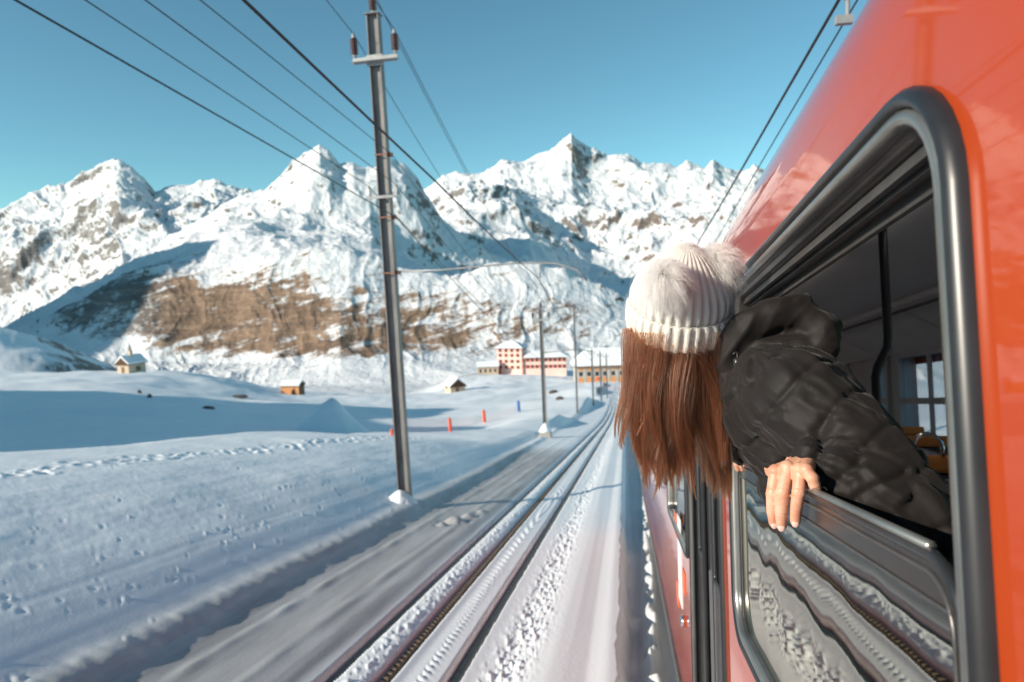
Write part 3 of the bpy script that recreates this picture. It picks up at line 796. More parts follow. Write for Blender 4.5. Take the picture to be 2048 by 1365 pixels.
sg = house('station_building', 'station building with orange and grey bays under a snowy roof beside the hair', st, face_yaw(st, .14), 21, 9, 7.6, 4.3, m_greywall, True, 1.2)
bay = MB(); bay.box((0, 0, 0), (1.7, .16, 2.1)); bay_me = bay.mesh('orange_panel'); bay_me.materials.append(m_orangewood)
dk = MB(); dk.box((0, 0, 0), (1.3, .14, 1.5)); dk_me = dk.mesh('window'); dk_me.materials.append(m_darkwin)
post_me = MB().box((0, 0, 0), (.35, .3, 7.2)).mesh('pillar'); post_me.materials.append(m_greywall)
for k in range(7):
    x = -8.7 + 2.9 * k
    put(sg, bay_me, 'orange_panel', x, -4.5, 5.9); put(sg, dk_me, 'window', x, -4.5, 3.7); put(sg, bay_me, 'orange_panel', x, -4.5, 1.5)
    put(sg, post_me, 'pillar', x + 1.45, -4.5, 3.6)
chm = MB(); chm.box((1.5, 1, 12.4), (1.6, 1.2, 1.4)); chm.build('chimney', m_greyroof, sg)
cb, cd = hit(910, 784); 
cab = house('stone_cabin', 'beige stone cabin with snowy gable roof and dark door on the slope', cb, face_yaw(cb, -1.25), 6.0 * cd / 215, 4.7 * cd / 215, 2.3 * cd / 215, 1.9 * cd / 215, m_beige, False, .5)
k_ = cd / 215
b = MB(); b.box((3.0 * k_, -.2, .8 * k_), (.12, 1.1 * k_, 1.7 * k_)); b.build('door', m_brownwood, cab)
b = MB(); b.box((-1.2 * k_, -2.35 * k_, 1.3 * k_), (1.0 * k_, .12, .8 * k_)); b.build('window', m_darkwin, cab)
ob, od = hit(586, 789); k_ = od / 190
barn = house('wooden_barn', 'small orange timber barn with snowy roof at the edge of the valley', ob, face_yaw(ob, -.45), 5.2 * k_, 3.6 * k_, 2.6 * k_, .9 * k_, m_orangewood, False, .35)
b = MB(); b.box((.9 * k_, -1.82 * k_, .8 * k_), (.8 * k_, .1, 1.5 * k_)); b.build('door', m_brownwood, barn)
b = MB(); b.box((2.62 * k_, 0, 1.1 * k_), (.06, 3.5 * k_, 2.4 * k_)); b.build('gable_boards', m_brownwood, barn)
hb2, hd = hit(264, 746); k_ = hd / 185
ch = house('stone_chapel', 'pale stone chapel with snowy roof and a thin bell turret on the left slope', hb2, face_yaw(hb2, .75), 5.6 * k_, 3.9 * k_, 2.8 * k_, 1.5 * k_, m_beige, False, .45)
b = MB(); b.box((-.3 * k_, -.2, 4.6 * k_), (.8 * k_, .8 * k_, 3.0 * k_)); b.lathe((-.3 * k_, -.2, 6.1 * k_), [(.62 * k_, 0), (.03, 1.8 * k_)], 4); b.build('bell_turret', m_beige, ch)
b = MB(); b.box((.3 * k_, -1.96 * k_, 1.2 * k_), (1.5 * k_, .1, 1.2 * k_)); b.build('window', m_darkwin, ch)
b = MB(); b.box((-2.82 * k_, 0, 1.0 * k_), (.1, .9 * k_, 1.8 * k_)); b.build('door', m_brownwood, ch)

m_stake = mat('orange_foam', (0.85, 0.10, 0.03), 0.6); m_bluestake = mat('blue_foam', (0.05, 0.16, 0.42), 0.6)
stakes = []
for (px, py, top, mt, lab) in ((784, 871, 859, m_stake, 'orange padded stake half hidden behind the nearest mast'), (901, 864, 836, m_stake, 'tall orange padded stake left in the row of net stakes'),
                               (969, 845, 820, m_stake, 'orange padded stake between the tall orange one and the blue one'), (1038, 824, 802, m_bluestake, 'blue padded stake at the end of the net')):
    B, D = hit(px, py); H = float(P(px, top, D)[2] - B[2]); r = 3.2 * D / FPX
    s = empty('net_stake', loc=tuple(B)); s.rotation_euler = (0, -.05, 0); tag(s, lab, 'stake', 'padded stakes of the safety net')
    b = MB(); b.lathe((0, 0, 0), [(r * .9, -.3), (r, .1), (r, H * .93), (r * .6, H)], 10); b.build('padding', mt, s)
    b = MB(); b.lathe((0, 0, H - .02), [(r * .3, 0), (r * .3, H * .12)], 8); b.build('pole', m_steel, s)
    stakes.append((B, H))
m_net = mat('pink_net_cord', (0.75, 0.42, 0.40), 0.7)
nb = MB(); o0 = stakes[0][0]
for (a, ha), (c, hc) in zip(stakes[:-1], stakes[1:]):
    n = 26
    for j in range(6):
        nb.tube([Vector(a - o0) + Vector((0, 0, .12 + .15 * j)), Vector(c - o0) + Vector((0, 0, .12 + .15 * j))], .008, 3, False)
    for k in range(n):
        q = (a * (1 - k / n) + c * (k / n)) - o0; nb.tube([q + np.array([0, 0, .1]), q + np.array([0, 0, .9])], .008, 3, False)
net = nb.build('safety_net', m_net); net.location = tuple(o0); tag(net, 'thin pink safety net strung between the padded stakes on the snow', 'net')

m_boulder = noisy('dark_boulder', (0.05, 0.04, 0.037), (0.13, 0.11, 0.10), 3, 0.9, 0, .5, .05)
def boulder(px, py, wpx, hpx, lab, seed):
    B, D = hit(px, py); bm = bmesh.new(); bmesh.ops.create_icosphere(bm, subdivisions=3, radius=1.0)
    sx, sz = wpx * D / FPX / 2, hpx * D / FPX * .8
    for v in bm.verts:
        k = 1 + .35 * float(fbm(np.array([v.co.x * 1.3 + seed]), np.array([v.co.y * 1.3 + v.co.z + seed]), 3)[0])
        v.co = Vector((v.co.x * sx * k, v.co.y * sx * k, v.co.z * sz * k))
    me = bpy.data.meshes.new('boulder'); bm.to_mesh(me); bm.free()
    o = link('boulder', me, m_boulder); o.location = tuple(B); tag(o, lab, 'rock', 'rocks poking out of the snow')
boulder(279, 787, 8, 9, 'small dark rock poking out of the shaded hollow, upper of the close pair', 1)
boulder(299, 796, 9, 10, 'small dark rock poking out of the shaded hollow, lower of the close pair', 2)
boulder(416, 818, 24, 7, 'flat dark rock lying in the shaded hollow right of the close pair', 3)
boulder(1107, 786, 18, 7, 'dark rock on the sunlit slope behind the second mast, upper one', 4)
boulder(1119, 800, 16, 8, 'dark rock on the sunlit slope behind the second mast, lower one', 5)
boulder(472, 795, 46, 3, 'long low strip of bare rock on the slope before the barn', 6)

# wayside signs and the train waiting at the station
m_yel = mat('yellow_sign', (0.75, 0.45, 0.05), .5); m_trainred = mat('far_train_red', (0.55, 0.06, 0.05), .4)
for (px, py, h, mt, kind, lab) in ((1196, 778, 18, m_stake, 'disc', 'round red wayside sign in front of the station'), (1216, 780, 14, m_yel, 'tri', 'yellow triangular wayside sign near the station')):
    D = 215.0; B = P(px, py + 8, D); B[2] = min(B[2], gz(B[0], B[1]) + .2); s = empty('wayside_sign', loc=tuple(B)); tag(s, lab, 'sign')
    ztop = float(P(px, py - 22, D)[2] - B[2]); b = MB(); b.tube([(0, 0, -.3), (0, 0, ztop)], .07, 6); b.build('pole', m_steel, s)
    b = MB()
    if kind == 'disc': b.lathe((0, -.1, ztop - .2), [(.5, -.03), (.5, .03)], 14, Matrix.Rotation(math.pi / 2, 3, 'X'))
    else: b.prism([(-.55, ztop - .6), (.55, ztop - .6), (0, ztop + .4)], 1, -.14, -.08)
    b.build('sign_board', mt, s)
yt = 190.0
ft = empty('waiting_train', loc=(1.6, yt, float(track_z(yt)))); ft.rotation_euler = (-.12, 0, 0); tag(ft, 'small red train waiting far down the line by the station', 'train')
b = MB(); b.prism([(-1.3, .5), (1.3, .5), (1.3, 2.7), (1.0, 3.4), (-1.0, 3.4), (-1.3, 2.7)], 1, 0, 16); b.build('body', m_trainred, ft, .1)
b = MB(); b.box((0, -.02, 2.3), (2.1, .1, .95)); b.build('windscreen', m_darkwin, ft)
for x in (-.8, .8): b = MB(); b.lathe((x, -.06, 1.1), [(.14, -.03), (.14, .03)], 12, Matrix.Rotation(math.pi / 2, 3, 'X')); b.build('headlight', m_white_insul, ft)
# ------------------------------------------------------------------ the red train (railway frame, origin at the eye)
m_paint = mat('red_train_paint', (0.44, 0.050, 0.005), 0.5, 0.0, **{'Specular IOR Level': 0.15, 'Coat IOR': 1.38, 'Coat Weight': 1.0, 'Coat Roughness': 0.04}); g = N(m_paint)
v = g.coord((1, .35, .35)); g.bump(g.noise(v, 2.6, 3), 0.10, 0.02)
m_rubber = noisy('black_rubber', (0.016, 0.016, 0.018), (0.026, 0.026, 0.028), 12, 0.34)
m_alu = noisy('brushed_aluminium', (0.24, 0.23, 0.215), (0.34, 0.325, 0.30), 30, 0.3, 0.75, 0.05, 0.001, (6, .4, .4))
m_dalu = noisy('dark_frame_metal', (0.085, 0.08, 0.078), (0.14, 0.13, 0.125), 20, 0.32, 0.6)
m_lining = noisy('grey_brown_lining', (0.70, 0.65, 0.63), (0.76, 0.72, 0.70), 3, 0.55)
m_dlining = noisy('dark_lining', (0.44, 0.41, 0.40), (0.50, 0.47, 0.46), 4, 0.5)
m_chrome = mat('chrome', (0.75, 0.75, 0.74), 0.14, 1.0)
m_seatblue = noisy('blue_grey_seat_fabric', (0.06, 0.065, 0.085), (0.09, 0.095, 0.115), 40, 0.9)
m_seatorange = noisy('orange_seat_fabric', (0.75, 0.25, 0.05), (0.85, 0.32, 0.08), 50, 0.85)
m_fill_lamp = mat('fill_lamp_strip', (0.6, 0.6, 0.58), 0.3, 0, **{'Emission Color': (1, .97, .92, 1), 'Emission Strength': 1.2})  # glow added as fill light for the dim carriage interior
m_poletrain = mat('dark_grab_pole', (0.03, 0.03, 0.032), 0.35)
m_white = mat('white_marking', (0.8, 0.8, 0.78), 0.4); m_omark = mat('orange_marking', (0.85, 0.14, 0.03), 0.4)
# tinted window glass: part mirror, part see-through
def glass_mat(name, tintc, mirror, base):
    m = bpy.data.materials.new(name); m.use_nodes = True; t = m.node_tree; t.nodes.clear()
    gl = t.nodes.new('ShaderNodeBsdfGlossy'); gl.inputs['Color'].default_value = (*mirror, 1); gl.inputs['Roughness'].default_value = 0.015
    tr = t.nodes.new('ShaderNodeBsdfTransparent'); tr.inputs['Color'].default_value = (*tintc, 1)
    fw = t.nodes.new('ShaderNodeLayerWeight'); fr = t.nodes.new('ShaderNodeMath'); fr.operation = 'POWER'; fr.inputs[1].default_value = 4.0; t.links.new(fw.outputs['Facing'], fr.inputs[0])
    mp = t.nodes.new('ShaderNodeMapRange'); mp.inputs['To Min'].default_value = base; mp.inputs['To Max'].default_value = 1.0
    mx = t.nodes.new('ShaderNodeMixShader'); out = t.nodes.new('ShaderNodeOutputMaterial')
    nz_ = t.nodes.new('ShaderNodeTexNoise'); nz_.inputs['Scale'].default_value = 5.0; nz_.inputs['Detail'].default_value = 1
    tc = t.nodes.new('ShaderNodeTexCoord'); t.links.new(tc.outputs['Object'], nz_.inputs['Vector'])
    bp = t.nodes.new('ShaderNodeBump'); bp.inputs['Strength'].default_value = 0.035; bp.inputs['Distance'].default_value = 0.03
    t.links.new(nz_.outputs['Fac'], bp.inputs['Height']); t.links.new(bp.outputs[0], gl.inputs['Normal'])
    t.links.new(fr.outputs[0], mp.inputs['Value']); t.links.new(mp.outputs[0], mx.inputs['Fac'])
    t.links.new(tr.outputs[0], mx.inputs[1]); t.links.new(gl.outputs[0], mx.inputs[2]); t.links.new(mx.outputs[0], out.inputs['Surface'])
    return m
m_pane = glass_mat('tinted_reflecting_pane', (0.22, 0.20, 0.18), (0.70, 0.68, 0.60), 0.62)
m_glass = glass_mat('dark_window_glass', (0.34, 0.34, 0.34), (0.75, 0.75, 0.75), 0.10)
m_farglass = glass_mat('clear_window_glass', (0.85, 0.88, 0.9), (0.8, 0.8, 0.8), 0.03)

train = empty('train_car', M_T); tag(train, 'red train carriage with its near window open, a woman leaning out of it', 'train')
S = 0.27
def rrect(v0, v1, w0, w1, r, inset=0.0, n=9):
    v0, v1, w0, w1 = v0 + inset, v1 - inset, w0 + inset, w1 - inset; r = max(r - inset, .008); L = []
    for (cv, cw, a0) in ((v1 - r, w1 - r, 0), (v0 + r, w1 - r, 90), (v0 + r, w0 + r, 180), (v1 - r, w0 + r, 270)):
        for k in range(n):
            a = math.radians(a0 + 90 * k / (n - 1)); L.append((cv + r * math.cos(a), cw + r * math.sin(a)))
    return L
def ring(dims, prof, close_first=False):
    b = MB(); V = []
    for inset, u in prof:
        V += [(u, p, q) for p, q in rrect(*dims, inset)]
    n = 36; m = len(prof)
    b.add(V, [(i * n + k, i * n + (k + 1) % n, (i + 1) * n + (k + 1) % n, (i + 1) * n + k) for i in range(m - 1) for k in range(n)], True); return b
def holed(outer, holes, u):
    bm = bmesh.new(); es = []
    for loop in [outer] + holes:
        vs = [bm.verts.new((u, p, q)) for p, q in loop]
        es += [bm.edges.new((vs[i], vs[(i + 1) % len(vs)])) for i in range(len(vs))]
    bmesh.ops.triangle_fill(bm, edges=es, use_beauty=True, normal=(-1, 0, 0))
    bm.normal_update()
    for f in bm.faces:
        if f.normal.x > 0: f.normal_flip()
    return bm
W1 = (0.578, 1.815, -0.575, 0.292, 0.118)
W2 = (3.16, 4.50, -0.70, 0.292, 0.07)
WF = [(4.78, 6.1, -0.575, 0.292, 0.09), (6.4, 7.7, -0.575, 0.292, 0.09), (8.0, 9.3, -0.575, 0.292, 0.09)]
WB = [(-1.2, 0.20, -0.575, 0.292, 0.105)]
DOOR = (2.07, 3.04, -1.30, 0.315, 0.03)
holes = [rrect(*q) for q in [W1, W2, DOOR] + WF + WB]
bm = holed([(-2.4, -1.45), (12, -1.45), (12, .37), (-2.4, .37)], holes, S)
UP = [(.27, .37), (.2725, .40), (.279, .432), (.292, .470), (.312, .508), (.345, .556), (.40, .627), (.50, .735), (.68, .865), (.98, .95), (1.6, .98)]
UP = UP + [(3.2 - u, w) for u, w in UP[-2::-1]]
vlist = [-2.4, -1, 0, .6, 1.2, 2, 3, 4, 6, 8, 10, 12]
grid = [[bm.verts.new((u, v, w)) for (u, w) in UP] for v in vlist]
for i in range(len(vlist) - 1):
    for j in range(len(UP) - 1):
        f = bm.faces.new((grid[i][j], grid[i][j + 1], grid[i + 1][j + 1], grid[i + 1][j])); f.smooth = True
bmesh.ops.remove_doubles(bm, verts=bm.verts, dist=1e-5)
bmesh.ops.recalc_face_normals(bm, faces=bm.faces)
if min(bm.faces, key=lambda f: f.calc_center_median().x).normal.x > 0: bmesh.ops.reverse_faces(bm, faces=bm.faces)
for (a, c) in (((2.93, -2.4), (2.93, 12)),):     # far outer side is built with the interior walls; end walls close the shell
    pass
for v in (-2.4, 12):
    vs = [bm.verts.new((u, v, w)) for u, w in [(.27, -1.45)] + UP + [(2.93, -1.45)]]; bm.faces.new(vs)
me = bpy.data.meshes.new('body_shell'); bm.to_mesh(me); bm.free()
shell = link('body_shell', me, m_paint, train)
# inner lining of the near wall
bm = holed([(-2.38, -1.3), (11.98, -1.3), (11.98, .55), (-2.38, .55)], [rrect(*q, .041) for q in [W1, W2] + WF + WB] + [rrect(*DOOR)], .355)
me = bpy.data.meshes.new('inner_wall'); bm.to_mesh(me); bm.free(); link('inner_wall', me, m_dlining, train)
def window(dims, pane=True):
    f = ring(dims, [(-.003, .272), (-.003, .263), (.002, .256), (.008, .253), (.014, .256), (.016, .262), (.016, .272)]).build('window_frame', m_rubber, train)
    ring(dims, [(.016, .266), (.017, .259), (.021, .2565), (.028, .2565), (.032, .261), (.033, .268)]).build('aluminium_trim', m_alu, f)
    ring(dims, [(.033, .268), (.035, .272), (.0355, .276), (.039, .278), (.041, .284), (.041, .355)]).build('inner_seal', m_dalu, f)
    if pane:
        b = MB(); L = rrect(*dims, .040); b.add([(.285, p, q) for p, q in L], [tuple(range(len(L)))]); b.build('glass_pane', m_glass, f)
    return f
wf = window(W1, False)
for q in [W2] + WF + WB: window(q)
# thin runner bars seen along the top of the open window
b = MB()
for (u, w, s, L) in ((.292, .243, .006, 1), (.305, .236, .004, 1), (.325, .228, .008, 1)): b.box2((u, .63, w - s), (u + .008, 1.765, w + s))
b.build('window_runner', m_dalu, train)
# the lowered pane with its dark border
PD = (0.640, 1.772, -0.62, -0.140, 0.060)
pane = empty('lowered_pane'); pane.parent = train
b = MB(); L = rrect(*PD, .004); b.add([(.2745, p, q) for p, q in L] + [(.2795, p, q) for p, q in L], [tuple(range(36)), tuple(range(71, 35, -1))]); b.build('glass_sheet', m_pane, pane)
b = ring(PD, [(.006, .2815), (0, .283), (-.004, .280), (-.005, .2765), (-.003, .272), (.001, .2705), (.007, .2725), (.0075, .2740)]); b.build('glass_edge', m_rubber, pane)
b = ring((PD[0] + .012, PD[1] - .012, PD[2], PD[3] - .014, .05), [(0, .2742), (0, .2722), (.002, .2714), (.004, .2722), (.004, .2742)]); b.build('edge_strip', m_dalu, pane)
b = MB(); b.tube([(.277, .70, PD[3] + .006), (.277, 1.2, PD[3] + .006), (.277, 1.73, PD[3] + .006)], .0055, 8); b.build('grip_rail', m_alu, pane)
m_band = mat('smoked_border', (0.035, 0.029, 0.026), 0.24)
Lb = [q for q in rrect(*PD, .005) if q[1] > -.20]; Lb = [(p, max(q, -.181)) for p, q in Lb]; b0, b1_ = min(p for p, q in Lb), max(p for p, q in Lb)
Lb = [(b1_, -.181)] + [q for q in Lb if q[1] > -.181] + [(b0, -.181)]
b = MB(); b.add([(.2741, p, q) for p, q in Lb], [tuple(range(len(Lb)))]); b.build('border_band', m_band, pane)
b = MB(); b.box2((.2722, b0 + .01, -.1835), (.2743, b1_ - .005, -.1805)); b.build('band_line', m_dalu, pane)
# door: two leaves with tall narrow panes
door = empty('door'); door.parent = train
ring(DOOR, [(-.012, .272), (-.010, .262), (0, .258), (.008, .262), (.010, .30), (.010, .355)]).build('door_frame', m_rubber, door)
for v0 in (2.085, 2.562):
    b = MB(); b.box2((.296, v0, -1.28), (.325, v0 + .464, .30)); lf = b.build('door_leaf', m_dalu, door, .006)
    ring((v0 + .07, v0 + .394, -.62, .22, .03), [(0, .296), (0, .290), (.006, .286), (.014, .288), (.016, .295)]).build('leaf_seal', m_rubber, lf)
    b = MB(); L = rrect(v0 + .08, v0 + .384, -.61, .21, .03); b.add([(.2925, p, q) for p, q in L], [tuple(range(36))])
    o = b.build('leaf_glass', m_glass, door)
for v0, mt in ((2.070, m_alu), (2.555, m_rubber), (3.028, m_alu)):
    b = MB(); b.tube([(.272, v0, -1.3), (.272, v0, 0), (.272, v0, .30)], .011, 8); b.build('finger_guard', mt, door)
# small markings and the lock beyond the door
b = MB()
b.box2((.2665, 3.62, -1.04), (.2695, 3.84, -.60), 0); b.box2((.2665, 3.90, -.74), (.2695, 4.06, -.62), 1); b.box2((.2665, 3.86, -1.1), (.2695, 4.0, -.98), 1); b.box2((.2665, 3.42, -.92), (.2695, 3.56, -.82), 1)
b.build('side_marking', [m_white, m_omark], train)
b = MB(); b.lathe((.27, 3.50, -1.06), [(.03, 0), (.03, .014), (.02, .022)], 14, Matrix.Rotation(-math.pi / 2, 3, 'Y')); b.build('lock', m_chrome, train)
# step board with frozen snow
b = MB(); b.box2((.255, 2.0, -1.50), (.60, 12, -1.455)); b.build('step_board', m_dalu, train)
b = MB(); b.box2((.62, -2.2, -2.15), (2.58, 11.6, -1.46)); b.build('undercarriage', m_dlining, train)
# interior: floor, far wall with windows, ceiling
b = MB(); b.box2((.36, -2.38, -1.36), (2.9, 11.98, -1.30)); b.build('floor', m_dlining, train)
FW = [(-1.6, -.2), (.3, 1.7), (2.2, 3.6), (4.6, 6.0), (6.42, 7.52), (7.78, 8.25), (9.1, 10.1)]
b = MB(); b.box2((2.78, -2.38, -1.3), (2.93, 11.98, -.50)); b.box2((2.78, -2.38, .47), (2.93, 11.98, .70))
e = -2.38
for a, c in FW + [(11.98, 12)]:
    b.box2((2.78, e, -.50), (2.93, a, .47)); e = c
b.build('far_wall', m_dlining, train)
for a, c in FW:
    fr = MB()
    for q in ((a, a + .04), (c - .04, c)): fr.box2((2.74, q[0], -.5), (2.785, q[1], .47))
    fr.box2((2.74, a + .04, .43), (2.785, c - .04, .47)); fr.box2((2.74, a + .04, -.5), (2.785, c - .04, -.46)); fr.box2((2.75, a + .04, -.03), (2.78, c - .04, .03))
    if c - a > .9: fr.box2((2.752, a + .36, -.46), (2.778, a + .41, .43))
    o = fr.build('far_window_frame', m_dlining, train)
    p = MB(); p.box2((2.80, a, -.5), (2.806, c, .47)); p.build('far_pane', m_farglass, o)
b = MB(); b.prism([(2.78, .47), (2.78, .50), (2.26, .84), (1.0, .84), (.40, .54), (.40, .51), (1.02, .81), (2.2, .81), (2.2, .77)], 1, -2.38, 11.98); b.build('ceiling', m_lining, train)
for k in range(7):
    v0 = -2.0 + 2 * k; b = MB(); R3_ = Matrix.Rotation(math.atan2(.30, -.52), 3, 'Y')
    b.add([(2.74, v0, .468), (2.74, v0 + 1.96, .468), (2.22, v0 + 1.96, .755), (2.22, v0, .755), (2.75, v0, .475), (2.75, v0 + 1.96, .475), (2.23, v0 + 1.96, .762), (2.23, v0, .762)],
          [(0, 1, 2, 3), (7, 6, 5, 4), (0, 4, 5, 1), (1, 5, 6, 2), (2, 6, 7, 3), (3, 7, 4, 0)]); b.build('cove_panel', m_lining, train)
    b = MB(); b.add([(.40, v0, .485), (.40, v0 + 1.96, .485), (.98, v0 + 1.96, .765), (.98, v0, .765), (.40, v0, .50), (.40, v0 + 1.96, .50), (.98, v0 + 1.96, .78), (.98, v0, .78)],
          [(0, 1, 2, 3), (7, 6, 5, 4), (0, 4, 5, 1), (1, 5, 6, 2), (2, 6, 7, 3), (3, 7, 4, 0)]); b.build('cove_panel', m_dlining, train)
    b = MB(); b.box2((1.06, v0 + .1, .785), (1.16, v0 + 1.7, .808)); lp = b.build('ceiling_fill_lamp', m_fill_lamp, train)  # ceiling strip with an added glow to brighten the carriage
    b = MB(); b.box2((1.04, v0 + .06, .787), (1.18, v0 + .1, .812)); b.box2((1.04, v0 + 1.7, .787), (1.18, v0 + 1.74, .812)); b.build('lamp_end', m_chrome, lp)
b = MB(); b.tube([(1.02, -2.3, .69), (1.02, 5, .69), (1.02, 11.9, .69)], .014, 8); b.tube([(2.20, -2.3, .72), (2.2, 5, .72), (2.2, 11.9, .72)], .014, 8); b.build('hand_rail', m_dalu, train)
b = MB(); b.tube([(.985, 2.77, .81), (.985, 2.77, .50), (.99, 2.78, .24), (.985, 2.78, .20), (.95, 2.785, .13), (.942, 2.79, .09), (.945, 2.8, -.25), (.945, 2.8, -1.3)], .0165, 12); b.build('grab_pole', m_poletrain, train)
# seats: dark fabric below, orange along the top, a chrome grip at the corner
def seat(u0, u1, v0):
    s = empty('seat'); s.parent = train
    b = MB(); b.box2((u0, v0, -.86), (u1, v0 + .46, -.72)); b.build('cushion', m_seatblue, s, .03)
    b = MB(); b.box2((u0, v0 - .09, -.80), (u1, v0 - .01, -.31)); b.build('backrest', m_seatblue, s, .025)
    b = MB(); b.box2((u0, v0 - .095, -.308), (u1, v0 - .005, -.235)); b.build('top_pad', m_seatorange, s, .02)
    b = MB(); b.box2((u0 + .1, v0 + .05, -1.3), (u1 - .1, v0 + .35, -.865)); b.build('seat_base', m_dlining, s)
    b = MB(); x0, x1 = u0 + .03, u0 + .145; arc = [(x0, v0 - .1, -.31), (x0, v0 - .1, -.20)] + [((x0 + x1) / 2 - (x1 - x0) / 2 * math.cos(math.pi * k / 8), v0 - .1, -.20 + .06 * math.sin(math.pi * k / 8)) for k in range(1, 8)] + [(x1, v0 - .1, -.20), (x1, v0 - .1, -.235)]
    b.tube(arc, .0095, 10); b.build('grip', m_chrome, s)
for v0 in (3.28, 5.1, 6.9): seat(1.18, 2.7, v0)
b = MB(); b.box2((1.18, 3.0, -1.3), (2.7, 3.12, -.345)); b.build('partition', m_dlining, train)
b = MB(); b.tube([(1.18, 3.1, -.335), (1.9, 3.1, -.335), (2.7, 3.1, -.335)], .014, 8); b.build('partition_rail', m_alu, train)
# ------------------------------------------------------------------ the woman leaning out (railway frame)
DG = bpy.context.evaluated_depsgraph_get
def capsule(bm, a, b, ra, rb, n=18, m=6):
    a, b = Vector(a), Vector(b); t = (b - a).normalized(); ref = Vector((0, 0, 1)) if abs(t.z) < .9 else Vector((1, 0, 0))
    x = (ref - t * ref.dot(t)).normalized(); y = t.cross(x); rings = []
    for k in range(1, m + 1):
        q = math.pi / 2 * (1 - k / m); rings.append((a - t * ra * math.sin(q), ra * math.cos(q)))
    for k in range(0, m):
        q = math.pi / 2 * k / m; rings.append((b + t * rb * math.sin(q), rb * math.cos(q)))
    vs = [[bm.verts.new(c + (x * math.cos(2 * math.pi * k / n) + y * math.sin(2 * math.pi * k / n)) * r) for k in range(n)] for c, r in rings]
    for i in range(len(vs) - 1):
        for k in range(n): bm.faces.new((vs[i][k], vs[i][(k + 1) % n], vs[i + 1][(k + 1) % n], vs[i + 1][k]))
    p0 = bm.verts.new(a - t * ra); p1 = bm.verts.new(b + t * rb)
    for k in range(n): bm.faces.new((p0, vs[0][(k + 1) % n], vs[0][k])); bm.faces.new((p1, vs[-1][k], vs[-1][(k + 1) % n]))
def ellipsoid(bm, c, rad, R=None, sub=3):
    r = bmesh.ops.create_icosphere(bm, subdivisions=sub, radius=1.0)
    for v in r['verts']:
        q = Vector((v.co.x * rad[0], v.co.y * rad[1], v.co.z * rad[2])); v.co = (R @ q if R else q) + Vector(c)
def fuse(bm, voxel, smooth=4, fac=.5):
    bmesh.ops.recalc_face_normals(bm, faces=bm.faces)
    me = bpy.data.meshes.new('tmp'); bm.to_mesh(me); bm.free()
    o = bpy.data.objects.new('tmp', me); COL.objects.link(o)
    r = o.modifiers.new('r', 'REMESH'); r.mode = 'VOXEL'; r.voxel_size = voxel; r.use_smooth_shade = True
    s = o.modifiers.new('s', 'SMOOTH'); s.factor = fac; s.iterations = smooth
    dg = DG(); dg.update(); out = bpy.data.meshes.new_from_object(o.evaluated_get(dg)); bpy.data.objects.remove(o)
    out.polygons.foreach_set('use_smooth', np.ones(len(out.polygons), bool)); return out
def co(me):
    a = np.empty(len(me.vertices) * 3, np.float32); me.vertices.foreach_get('co', a); return a.reshape(-1, 3).astype(float)
def nor(me):
    a = np.empty(len(me.vertices) * 3, np.float32); me.vertex_normals.foreach_get('vector', a); return a.reshape(-1, 3).astype(float)
def setco(me, a): me.vertices.foreach_set('co', a.astype(np.float32).ravel()); me.update()
def join_meshes(name, mes, mats):
    bm = bmesh.new()
    for i, (me, mi) in enumerate(zip(mes, mats)):
        k = len(bm.faces); bm.from_mesh(me); bm.faces.ensure_lookup_table()
        for f in bm.faces[k:]: f.material_index = mi; f.smooth = True
    me = bpy.data.meshes.new(name); bm.to_mesh(me); bm.free(); return me
DOWN = RT.T @ np.array([0, 0, -1.0])

m_skin = mat('skin', (0.72, 0.42, 0.30), 0.45, 0, **{'Subsurface Weight': 0.25, 'Subsurface Radius': (0.012, 0.005, 0.003), 'Subsurface Scale': 0.35}); g = N(m_skin)
v = g.coord(); g.base(g.ramp(g.noise(v, 34, 5, .62), [(0.28, (0.58, 0.24, 0.15)), (0.5, (0.67, 0.34, 0.22)), (0.72, (0.74, 0.44, 0.32))])); g.bump(g.noise(v, 300, 4), .3, .0012)
m_nail = mat('nail', (0.80, 0.50, 0.43), 0.22)
m_jacket = mat('brown_black_nylon', (0.030, 0.026, 0.025), 0.62, 0, **{'Specular IOR Level': .2, 'Sheen Weight': 0.08, 'Sheen Roughness': .4}); g = N(m_jacket)
v = g.coord(); g.base(g.ramp(g.noise(v, 10, 4), [(0.3, (0.012, 0.0098, 0.0092)), (0.7, (0.019, 0.0155, 0.0145))]))
rn = g.n('ShaderNodeTexNoise', noise_type='RIDGED_MULTIFRACTAL'); rn.inputs['Scale'].default_value = 9; rn.inputs['Detail'].default_value = 4; rn.inputs['Distortion'].default_value = .5; g.l(g.coord((1, 1, 1.6)), rn.inputs['Vector'])
b1 = g.bump(rn.outputs['Fac'], .22, .010); g.bump(g.noise(v, 900, 1), .06, .0008, b1)
m_trouser = noisy('dark_trousers', (0.03, 0.032, 0.04), (0.05, 0.052, 0.06), 30, .8)
m_knit = mat('cream_wool', (0.80, 0.77, 0.70), 0.9, 0, **{'Sheen Weight': .3}); g = N(m_knit)
u_ = g.attr('ku'); w_ = g.attr('kv')
st = g.math('SINE', g.math('ADD', g.math('MULTIPLY', w_, 6.2832 * 52), g.math('MULTIPLY', g.math('ABSOLUTE', g.math('SINE', g.math('MULTIPLY', u_, math.pi * 34 * 3))), 2.2)))
g.bump(st, .55, .0016)
m_hair = bpy.data.materials.new('auburn_hair'); m_hair.use_nodes = True; t = m_hair.node_tree; t.nodes.clear()
hb_ = t.nodes.new('ShaderNodeBsdfHairPrincipled'); hb_.parametrization = 'COLOR'
hi = t.nodes.new('ShaderNodeHairInfo'); cr = t.nodes.new('ShaderNodeValToRGB'); e = cr.color_ramp.elements
